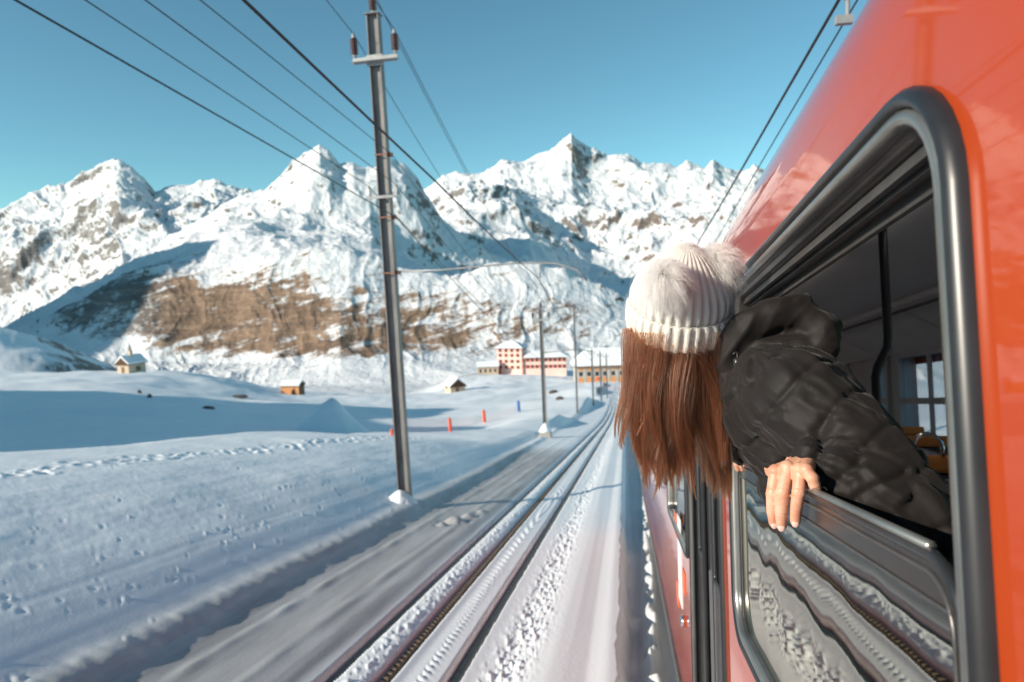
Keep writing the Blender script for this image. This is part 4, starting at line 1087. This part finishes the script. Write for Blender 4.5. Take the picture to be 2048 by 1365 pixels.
e[0].position = 0; e[0].color = (0.034, 0.008, 0.0035, 1); e[1].position = 1; e[1].color = (0.40, 0.10, 0.032, 1)
q = e.new(.55); q.color = (0.13, 0.028, 0.009, 1)
t.links.new(hi.outputs['Random'], cr.inputs['Fac']); t.links.new(cr.outputs[0], hb_.inputs['Color'])
hb_.inputs['Roughness'].default_value = .22; hb_.inputs['Radial Roughness'].default_value = .45
ho = t.nodes.new('ShaderNodeOutputMaterial'); t.links.new(hb_.outputs[0], ho.inputs['Surface'])
m_fur = bpy.data.materials.new('white_fur'); m_fur.use_nodes = True; t = m_fur.node_tree; t.nodes.clear()
fd = t.nodes.new('ShaderNodeBsdfDiffuse'); fd.inputs['Color'].default_value = (0.96, 0.94, 0.92, 1)
ftr = t.nodes.new('ShaderNodeBsdfTranslucent'); ftr.inputs['Color'].default_value = (0.98, 0.96, 0.94, 1)
fm = t.nodes.new('ShaderNodeMixShader'); fm.inputs[0].default_value = .5; t.links.new(fd.outputs[0], fm.inputs[1]); t.links.new(ftr.outputs[0], fm.inputs[2])
ho = t.nodes.new('ShaderNodeOutputMaterial'); t.links.new(fm.outputs[0], ho.inputs['Surface'])

person = empty('person', M_T @ Matrix.Translation(Vector((0.62, 1.25, -1.30))))
OFF = np.array([0.62, 1.25, -1.30])
def TT_(px, py, D): return T(px, py, D) - OFF
def pl(name, me, mats, parent=None): return link(name, me, mats, parent or person)
tag(person, 'woman in white bobble hat and dark padded jacket leaning out of the train window', 'person')

# hand: four fingers hanging over the pane, the thumb behind the top edge
HS = [((1551, 944, 1.082), (1545, 987, 1.072), (1544, 1021, 1.078), (1548, 1046, 1.084), .0103, .0088),
      ((1575, 937, 1.066), (1565, 987, 1.052), (1562, 1026, 1.058), (1563, 1051, 1.064), .0107, .0090),
      ((1600, 941, 1.048), (1597, 987, 1.036), (1592, 1021, 1.042), (1591, 1043, 1.048), .0103, .0086),
      ((1613, 942, 1.034), (1625, 957, 1.022), (1631, 975, 1.022), (1631, 986, 1.026), .0098, .0083)]
wr = TT_(1618, 921, 1.082); fore = TT_(1705, 948, 1.072)
bm = bmesh.new(); tips = []
for i, (mcp, pip, dip, tip, r0, r1) in enumerate(HS):
    A, B, C_, D_ = (TT_(*q) for q in (mcp, pip, dip, tip))
    capsule(bm, A, B, r0, r0 * .93, 14, 5); capsule(bm, B, C_, r0 * .97, r1 * 1.02, 14, 5); capsule(bm, C_, D_, r1 * 1.02, r1 * .93, 14, 5)
    ellipsoid(bm, A + np.array([0, -.001, .001]), (r0 * 1.16,) * 3, None, 2); ellipsoid(bm, B, (r0 * 1.05,) * 3, None, 2)
    capsule(bm, A * .98 + wr * .02, wr * .82 + A * .18, r0 * 1.12, .0135, 14, 5)
    tips.append((C_, D_, r1))
capsule(bm, (TT_(1565, 945, 1.085) + wr) / 2, wr, .017, .019); capsule(bm, (TT_(1600, 945, 1.055) + wr) / 2, wr, .016, .019)
capsule(bm, wr, fore, .021, .026)
th1, th2, th3 = TT_(1588, 945, 1.125), TT_(1592, 962, 1.15), TT_(1602, 975, 1.16)
capsule(bm, wr, th1, .017, .0115); capsule(bm, th1, th2, .0112, .0098); capsule(bm, th2, th3, .0098, .0082)
hand = fuse(bm, .00125, 7)
P_, Nn = co(hand), nor(hand); d = np.zeros(len(P_))
for (mcp, pip, dip, tip, r0, r1) in HS:      # creases over the finger joints
    A, B, C_, D_ = (TT_(*q) for q in (mcp, pip, dip, tip))
    for (j0, j1, s) in ((A, B, 1.0), (B, C_, .8)):
        ax = (j1 - j0) / np.linalg.norm(j1 - j0); rel_ = P_ - j1; al = rel_ @ ax; rad = np.linalg.norm(rel_ - al[:, None] * ax, axis=1)
        d -= .00045 * s * np.where(rad < .014, np.cos(al / .0012) * np.exp(-(al / .0042) ** 2), 0)
setco(hand, P_ + Nn * d[:, None])
nails = bmesh.new(); eye_t = np.zeros(3) - OFF
for C_, D_, r1 in tips:
    ax = Vector(D_ - C_).normalized(); out = Vector(eye_t - D_); out = (out - ax * out.dot(ax)).normalized(); sd_ = ax.cross(out)
    R = Matrix((sd_, ax, out)).transposed()
    ellipsoid(nails, Vector(D_) + out * r1 * .70 + ax * r1 * .12, (r1 * .62, r1 * .74, r1 * .30), R, 3)
nm_ = bpy.data.meshes.new('nails'); nails.to_mesh(nm_); nails.free()
# other hand, farther along the pane
bm = bmesh.new(); q0 = TT_(1482, 912, 1.66)
for k in range(4):
    a_ = TT_(1475 + 9 * k, 912, 1.67 - .02 * k); b_ = TT_(1474 + 9 * k, 928, 1.65 - .02 * k); c_ = TT_(1476 + 9 * k, 938, 1.655 - .02 * k)
    capsule(bm, a_, b_, .0098, .009, 12, 4); capsule(bm, b_, c_, .009, .0078, 12, 4); capsule(bm, q0, a_, .016, .0105, 12, 4)
capsule(bm, q0, TT_(1530, 905, 1.70), .02, .026); capsule(bm, q0, TT_(1490, 925, 1.70), .013, .009)
hand2 = fuse(bm, .002, 5)
# head, neck, trunk, arms and legs as one body
bm = bmesh.new(); HC = TT_(1352, 655, 1.47)
ellipsoid(bm, HC, (.077, .094, .108)); ellipsoid(bm, HC + np.array([0, .038, -.055]), (.055, .062, .07))
fy = .097
ellipsoid(bm, HC + np.array([0, fy, -.028]), (.011, .018, .017)); capsule(bm, HC + np.array([0, fy - .008, .01]), HC + np.array([0, fy + .008, -.025]), .007, .010)
for s in (-1, 1):
    ellipsoid(bm, HC + np.array([s * .031, fy - .015, .0]), (.014, .010, .009)); ellipsoid(bm, HC + np.array([s * .078, 0, -.012]), (.008, .018, .03))
capsule(bm, HC + np.array([-.02, fy - .004, -.062]), HC + np.array([.02, fy - .004, -.062]), .008, .008)
nk = TT_(1450, 735, 1.45); chest = TT_(1565, 820, 1.36); waist = TT_(1700, 1020, 1.32); hip = TT_(1800, 1270, 1.30)
capsule(bm, HC + np.array([.02, -.01, -.05]), nk, .052, .055); capsule(bm, nk, chest, .06, .10); capsule(bm, chest, waist, .105, .105); capsule(bm, waist, hip, .11, .14)
shL, elL = TT_(1600, 800, 1.19), TT_(1808, 1035, 1.04); shR, elR = TT_(1475, 800, 1.50), TT_(1535, 905, 1.80)
capsule(bm, chest, shL, .07, .055); capsule(bm, shL, elL, .05, .04); capsule(bm, elL, fore, .038, .028)
capsule(bm, chest, shR, .07, .055); capsule(bm, shR, elR, .05, .04); capsule(bm, elR, TT_(1530, 905, 1.70), .036, .027)
feet = [np.array([.05, -.12, .05]), np.array([.08, .16, .05])]
for ft_, s in zip(feet, (-1, 1)):
    h_ = hip + np.array([0, s * .085, -.06]); kn = (h_ + ft_) / 2 + np.array([-.05, 0, 0]); capsule(bm, h_, kn, .085, .058); capsule(bm, kn, ft_, .056, .04); capsule(bm, ft_ - np.array([0, 0, .01]), ft_ + np.array([-.14, 0, -.02]), .038, .03)
body = fuse(bm, .0075, 5)
pl('body', join_meshes('body', [body, hand, hand2, nm_], [0, 0, 0, 1]), [m_skin, m_nail])
# trousers and boots
bm = bmesh.new()
for ft_, s in zip(feet, (-1, 1)):
    h_ = hip + np.array([0, s * .085, -.06]); kn = (h_ + ft_) / 2 + np.array([-.05, 0, 0]); capsule(bm, h_, kn, .105, .078); capsule(bm, kn, ft_ + np.array([0, 0, .06]), .076, .06)
capsule(bm, waist + (hip - waist) * .6, hip, .14, .155)
pl('trousers', fuse(bm, .01, 5), [m_trouser])
for ft_ in feet:
    bm = bmesh.new(); capsule(bm, ft_ + np.array([0, 0, .12]), ft_, .06, .058); capsule(bm, ft_ + np.array([0, 0, 0]), ft_ + np.array([-.16, 0, -.005]), .052, .042)
    pl('boot', fuse(bm, .008, 4), [m_trouser])

# jacket: padded trunk and sleeves with stitched seams and creases
SEG = []   # axis segments used to place seams: a, b, ra, rb, seam spacing
def jc(bm, a, b, ra, rb, seam=None):
    capsule(bm, a, b, ra, rb, 22, 7)
    if seam: SEG.append((np.array(a), np.array(b), max(ra, rb), seam))
bm = bmesh.new()
cuff = TT_(1636, 925, 1.080); sl2 = TT_(1742, 975, 1.055); elJ = TT_(1812, 1040, 1.04)
jc(bm, TT_(1478, 722, 1.43), TT_(1520, 770, 1.40), .060, .098); jc(bm, TT_(1520, 770, 1.40), TT_(1565, 812, 1.37), .096, .126, .085)
jc(bm, TT_(1565, 812, 1.37), TT_(1640, 900, 1.36), .124, .135, .09); jc(bm, TT_(1640, 900, 1.36), waist, .135, .15, .09); jc(bm, waist, TT_(1790, 1200, 1.31), .15, .165, .09)
jc(bm, TT_(1560, 790, 1.30), TT_(1605, 800, 1.20), .100, .088, None); jc(bm, TT_(1605, 800, 1.20), TT_(1718, 918, 1.11), .088, .080, .075); jc(bm, TT_(1718, 918, 1.11), elJ, .080, .074, .075)
jc(bm, elJ, sl2, .070, .062, .07); jc(bm, sl2, TT_(1665, 937, 1.075), .062, .048, .05); jc(bm, TT_(1668, 936, 1.075), cuff, .047, .041)
jc(bm, TT_(1520, 790, 1.43), TT_(1472, 800, 1.50), .10, .085); jc(bm, TT_(1472, 800, 1.50), TT_(1490, 870, 1.62), .085, .07, .075); jc(bm, TT_(1490, 870, 1.62), TT_(1545, 900, 1.80), .07, .06); jc(bm, TT_(1545, 900, 1.80), TT_(1510, 905, 1.70), .055, .042)
jk = fuse(bm, .0048, 5)
P_, Nn = co(jk), nor(jk)
best = np.full(len(P_), 1e9); dis = np.zeros(len(P_)); pk = np.zeros(len(P_))
for si, (a, b, r, seam) in enumerate(SEG):
    L = np.linalg.norm(b - a); ax = (b - a) / L; rel_ = P_ - a; t_ = np.clip(rel_ @ ax, 0, L); c_ = rel_ - t_[:, None] * ax; dd = np.linalg.norm(c_, axis=1) - r
    e1 = np.cross(ax, [0.3, .2, 1]); e1 /= np.linalg.norm(e1); e2 = np.cross(ax, e1); ph = np.arctan2(c_ @ e2, c_ @ e1)
    q = ((rel_ @ ax) + .012 * np.sin(ph * 2 + si)) / seam; fr_ = q - np.floor(q); ds = np.minimum(fr_, 1 - fr_) * seam
    pw_ = np.exp(-(ds / .022) ** 2)
    val = -.0055 * np.exp(-(ds / .005) ** 2) + .0012 * (1 - np.exp(-(ds / .02) ** 2)) + pw_ * .0050 * perlin(ph * r / .017 + si * 7, q * .9) + .0085 * (ridged(ph * 1.3 + si, t_ / .13 + si * 3 + ph * 1.1, 3, .4) - .7)
    m_ = dd < best; dis[m_] = val[m_]; best[m_] = dd[m_]
n3 = (perlin(P_[:, 0] / .05 + P_[:, 2] / .08, P_[:, 1] / .05 + P_[:, 2] / .03) + .5 * perlin(P_[:, 0] / .022 + 5, P_[:, 2] / .025 + P_[:, 1] / .03))
dis += .0014 * n3
# gathers just before the elastic cuff
ca, cb = TT_(1665, 937, 1.075), cuff; ax = (cb - ca) / np.linalg.norm(cb - ca); rel_ = P_ - ca; al = rel_ @ ax; cc = rel_ - al[:, None] * ax
near_ = (np.linalg.norm(cc, axis=1) < .075) & (al > -.05)
e1 = np.cross(ax, [0, 0, 1.]); e1 /= np.linalg.norm(e1); e2 = np.cross(ax, e1); ph = np.arctan2(cc @ e2, cc @ e1)
L_ = np.linalg.norm(cb - ca)
dis += np.where(near_, .0035 * np.sin(ph * 15 + 2 * np.sin(ph * 3)) * np.exp(-((al - L_ * .75) / .03) ** 2) - .009 * np.exp(-((al - L_ - .012) / .010) ** 2), 0)
# smooth the displacement where different segments meet
setco(jk, P_ + Nn * dis[:, None])
bmj = bmesh.new(); bmj.from_mesh(jk); bmesh.ops.smooth_vert(bmj, verts=bmj.verts, factor=.35, use_axis_x=True, use_axis_y=True, use_axis_z=True); bmj.to_mesh(jk); bmj.free()
jk.polygons.foreach_set('use_smooth', np.ones(len(jk.polygons), bool))
jacket = pl('jacket', jk, [m_jacket])
# hood lying on the shoulders
bm = bmesh.new()
hp = [TT_(*q) for q in ((1462, 745, 1.37), (1462, 700, 1.37), (1490, 655, 1.35), (1540, 628, 1.34), (1600, 628, 1.33), (1640, 655, 1.32), (1640, 695, 1.31))]
hr = [.024, .028, .033, .037, .036, .037, .032]
for k in range(len(hp) - 1): capsule(bm, hp[k], hp[k + 1], hr[k], hr[k + 1], 16, 5)
capsule(bm, TT_(1515, 700, 1.38), TT_(1600, 690, 1.35), .048, .052); capsule(bm, TT_(1530, 720, 1.36), TT_(1600, 715, 1.33), .055, .05); capsule(bm, TT_(1480, 700, 1.41), TT_(1490, 790, 1.38), .04, .035); capsule(bm, TT_(1455, 760, 1.40), TT_(1465, 850, 1.38), .026, .024)
hd_ = fuse(bm, .0042, 4); P_, Nn = co(hd_), nor(hd_)
dis = .010 * (ridged(P_[:, 0] / .17 + P_[:, 1] / .2, P_[:, 2] / .12 - P_[:, 0] / .16 + P_[:, 1] / .18, 3, .4) - .75) + .0025 * perlin(P_[:, 0] / .03 + P_[:, 1] / .05, P_[:, 2] / .03)
setco(hd_, P_ + Nn * dis[:, None]); hood = pl('hood', hd_, [m_jacket], jacket)
b = MB(); c0 = TT_(1474, 722, 1.325)
for k in range(3):
    a = k * 2.1; pts = [c0 + np.array([math.cos(a) * q * .016 + .004 * math.sin(3 * q), -.003, math.sin(a) * .014 * q + .010 * math.sin(math.pi * q)]) for q in np.linspace(0, 1, 7)]
    b.tube(pts, .0018, 6)
b.lathe(c0 - np.array([0, 0, .004]), [(.005, -.008), (.0075, -.004), (.0075, .006), (.004, .01)], 10); b.build('cord_lock', m_rubber, jacket)
b = MB(); b.lathe(TT_(1473, 741, 1.322), [(.0045, -.001), (.0045, .001), (.0022, .002)], 12, Matrix.Rotation(math.pi / 2, 3, 'X')); b.build('eyelet', m_chrome, jacket)

# knitted hat with a turned-up brim and two fur bobbles
hb0, hb1 = TT_(1354, 655, 1.455), TT_(1373, 512, 1.375)
axh = Vector(hb1 - hb0); HL = axh.length; axh.normalize(); xh = Vector((1, 0, 0)); xh = (xh - axh * xh.dot(axh)).normalized(); yh = axh.cross(xh)
def hat_shell(name, prof, ribs, depth, n=680, rows=110, wob=0.0):
    ss = np.linspace(0, 1, rows); pr_ = np.array(prof); s_p = np.linspace(0, 1, len(prof))
    R_ = np.interp(ss, s_p, pr_[:, 0]); H_ = np.interp(ss, s_p, pr_[:, 1])
    k_ = np.ones(5) / 5
    R_[2:-2] = np.convolve(R_, k_, 'valid'); H_[2:-2] = np.convolve(H_, k_, 'valid')
    a = np.linspace(0, 2 * np.pi, n, endpoint=False); A, S_ = np.meshgrid(a, ss); RR_ = R_[:, None] * np.ones_like(A); HH = H_[:, None] * np.ones_like(A)
    c_ = np.cos(A * ribs + .6 * fbm(A * 2, HH * 14 + 3, 2)); rb_ = np.sign(c_) * np.abs(c_) ** .55
    RR_ = RR_ * (1 + wob * fbm(np.cos(A) * 1.5 + 2, np.sin(A) * 1.5 + HH * 9, 3)) + depth * rb_ * np.clip(RR_ / .09, .25, 1)
    V = np.array(hb0) + RR_[..., None] * (np.cos(A)[..., None] * np.array(xh) + np.sin(A)[..., None] * np.array(yh)) + HH[..., None] * np.array(axh)
    V = np.concatenate([V, V[:, :1]], 1)
    me = mesh_np(name, V.reshape(-1, 3), grid_faces(rows, n + 1)); attr(me, 'ku', np.concatenate([A, A[:, :1] * 0 + 2 * np.pi], 1) / (2 * np.pi)); attr(me, 'kv', np.concatenate([HH, HH[:, :1]], 1) / .105)
    return me
hat = pl('hat', hat_shell('hat', [(.094, .008), (.097, .03), (.099, .050), (.1045, .066), (.103, .085), (.096, .105), (.084, .125), (.069, .142), (.054, .158), (.039, .171), (.024, .180), (.010, .184), (.001, .184)], 34, .0022, wob=.05), [m_knit])
pl('brim', hat_shell('brim', [(.094, .006), (.097, -.001), (.103, -.004), (.107, .000), (.110, .014), (.1105, .03), (.110, .045), (.107, .053), (.102, .054), (.098, .048)], 34, .0024, rows=60, wob=.04), [m_knit], hat)
def curves_obj(name, strands, radius, m, parent, taper=.25):
    """strands: array (n, k, 3)"""
    n, k, _ = strands.shape; hc = bpy.data.hair_curves.new(name); hc.add_curves([k] * n)
    hc.attributes['position'].data.foreach_set('vector', strands.astype(np.float32).ravel())
    ra = hc.attributes.get('radius') or hc.attributes.new('radius', 'FLOAT', 'POINT')
    prof = np.linspace(1, 0, k) ** .6 * (1 - taper) + taper; rr_ = radius if np.ndim(radius) else np.full(n, radius)
    ra.data.foreach_set('value', (rr_[:, None] * prof[None]).astype(np.float32).ravel())
    o = bpy.data.objects.new(name, hc); COL.objects.link(o); hc.materials.append(m); o.parent = parent; return o
hrng = np.random.RandomState(21)
m_furcore = noisy('fur_base', (.86, .83, .80), (.92, .89, .86), 60, 1.0)
def bobble(c, R, n=6000, L=.037):
    bm = bmesh.new(); ellipsoid(bm, c, (R * .62, R * .62, R * .55), None, 3); me = bpy.data.meshes.new('bobble'); bm.to_mesh(me); bm.free()
    me.polygons.foreach_set('use_smooth', np.ones(len(me.polygons), bool)); core = link('bobble', me, m_furcore, hat)
    d_ = hrng.randn(n, 3); d_ /= np.linalg.norm(d_, axis=1, keepdims=True)
    tuft = hrng.randn(90, 3); tuft /= np.linalg.norm(tuft, axis=1, keepdims=True); near_t = tuft[np.argmax(d_ @ tuft.T + .10 * hrng.randn(n, 90), axis=1)]
    ln = L * (.55 + .75 * hrng.rand(n)); tt = np.linspace(0, 1, 6); sw = np.array([.25, .1, .15])
    S_ = np.zeros((n, 6, 3))
    for i, t_ in enumerate(tt):
        dir_ = d_ + (near_t - d_) * .55 * t_ + sw * .5 * t_ * t_ + DOWN * .55 * t_ * t_ + hrng.randn(n, 3) * .05
        S_[:, i] = c + d_ * R * .58 + dir_ * (ln * t_)[:, None]
    return core, S_
for (px, py, D, R) in ((1329, 557, 1.305, .025), (1433, 524, 1.385, .026)):
    core, S_ = bobble(TT_(px, py, D), R); curves_obj('fur', S_, .00032, m_fur, hat, .15)

# loose wool fibres standing off the hat
hv, hn = [], []
for o_ in (hat, [c for c in hat.children if c.name.startswith('brim')][0]):
    a_, n_ = co(o_.data), nor(o_.data); k_ = hrng.choice(len(a_), 5200); hv.append(a_[k_]); hn.append(n_[k_])
hv, hn = np.concatenate(hv), np.concatenate(hn); hc_ = np.array(hb0) + np.array(axh) * .08
hn = np.where(((hn * (hv - hc_)).sum(1) < 0)[:, None], -hn, hn); ln = .002 + .005 * hrng.rand(len(hv)) ** 2; tv = hrng.randn(len(hv), 3) * .8
fz = np.stack([hv + (hn * t_ + tv * t_ * t_) * ln[:, None] for t_ in (0, .33, .66, 1)], 1); curves_obj('wool_fuzz', fz, .00011, m_fur, hat, .5)

# long straight hair
def hair_strands(n_major, n_sub, per):
    out, rad = [], []
    kk = 16; bt = np.linspace(0, 1, kk)
    for l in range(n_major):
        s = (l + hrng.rand()) / n_major if l % 2 else hrng.rand(); layer_ = hrng.rand()
        x0 = 1268 + 166 * s; y0 = 655 + 35 * math.sin(math.pi * s)
        sp = min(max(s + hrng.randn() * .07, .0), 1.0)
        sway = 26 * max(sp - .4, 0) + 3
        amp = 7 + 15 * hrng.rand(); ph0 = hrng.rand() * 6.3; fq = 3.2 + 2.2 * hrng.rand()
        yt_ = 950 + 50 * sp - 150 * hrng.rand() ** 2.4 - 28 * (math.sin(11 * s + 1) > .55)
        sh = math.sin(math.pi * sp)
        Dr = 1.465 - .088 * math.sqrt(max(0, 1 - ((x0 - 1352) / 102) ** 2)) + .045 * layer_
        Dm = 1.405 - .048 * sh + .07 * layer_; Dt = 1.41 - .03 * sh + .07 * layer_ + .015 * hrng.randn()
        xm, xt = 1247 + 184 * sp, 1252 + 180 * sp + 8 * hrng.randn()
        def path(dx, dy, dph):
            P3 = []
            for t_ in bt:
                x = (1 - t_) ** 2 * (x0 + dx) + 2 * t_ * (1 - t_) * (xm + dx * .8) + t_ * t_ * (xt + dx * .5) + amp * math.sin(ph0 + dph + fq * t_) * t_ ** 1.1 + sway * t_ ** 3 * (1 if sp > .3 else -.8)
                P3.append(TT_(x, y0 + (yt_ + dy - y0) * t_, Dr * (1 - t_) ** 2 + 2 * t_ * (1 - t_) * Dm + t_ * t_ * Dt))
            return np.array(P3)
        for q in range(n_sub):
            ctr = path(hrng.randn() * 7, hrng.randn() * 16 - 10 * hrng.rand(), hrng.randn() * .35)
            wid = .0028 + .0035 * hrng.rand(); off = hrng.randn(per, 3) * wid * np.array([1, .8, .2]); lenv = 1 - .20 * hrng.rand(per) ** 2
            for p in range(per):
                tq = bt * lenv[p]; c_ = np.stack([np.interp(tq, bt, ctr[:, j]) for j in range(3)], 1)
                out.append(c_ + off[p] * (1.5 - 1.25 * bt ** 1.6)[:, None]); rad.append(.00028 + .00018 * hrng.rand())
    # loose single hairs
    for l in range(460):
        s = hrng.rand(); x0 = 1262 + 178 * s; x1 = x0 - 8 + 36 * hrng.rand() * (1 if s > .5 else -.2); y1 = 800 + 150 * hrng.rand(); Dl = 1.34 + .04 * hrng.rand(); bow = hrng.randn() * 12
        c_ = np.array([TT_(x0 + (x1 - x0) * t_ + bow * math.sin(math.pi * t_), 665 + (y1 - 665) * t_, Dl + .05 * t_) for t_ in np.linspace(0, 1, 16)]); out.append(c_); rad.append(.00022)
    # locks swept across to the jacket collar
    for l in range(26):
        x0, y0 = 1385 + 50 * hrng.rand(), 690 + 22 * hrng.rand(); x1, y1 = 1438 + 14 * hrng.rand(), 745 + 190 * hrng.rand(); bow = 10 + 16 * hrng.rand()
        base_t = np.linspace(0, 1, 16); D0 = 1.375 + .02 * hrng.rand()
        ctr = np.array([TT_(x0 + (x1 - x0) * t_ + bow * math.sin(math.pi * t_) * .6, y0 + (y1 - y0) * t_ ** 1.2, D0 + .0 * t_) for t_ in base_t]); off = hrng.randn(40, 3) * .0035
        for p in range(40): out.append(ctr + off[p]); rad.append(.00045)
    return np.array(out), np.array(rad)
S_, rad_ = hair_strands(64, 6, 42)
curves_obj('hair', S_, rad_, m_hair, person, .3)
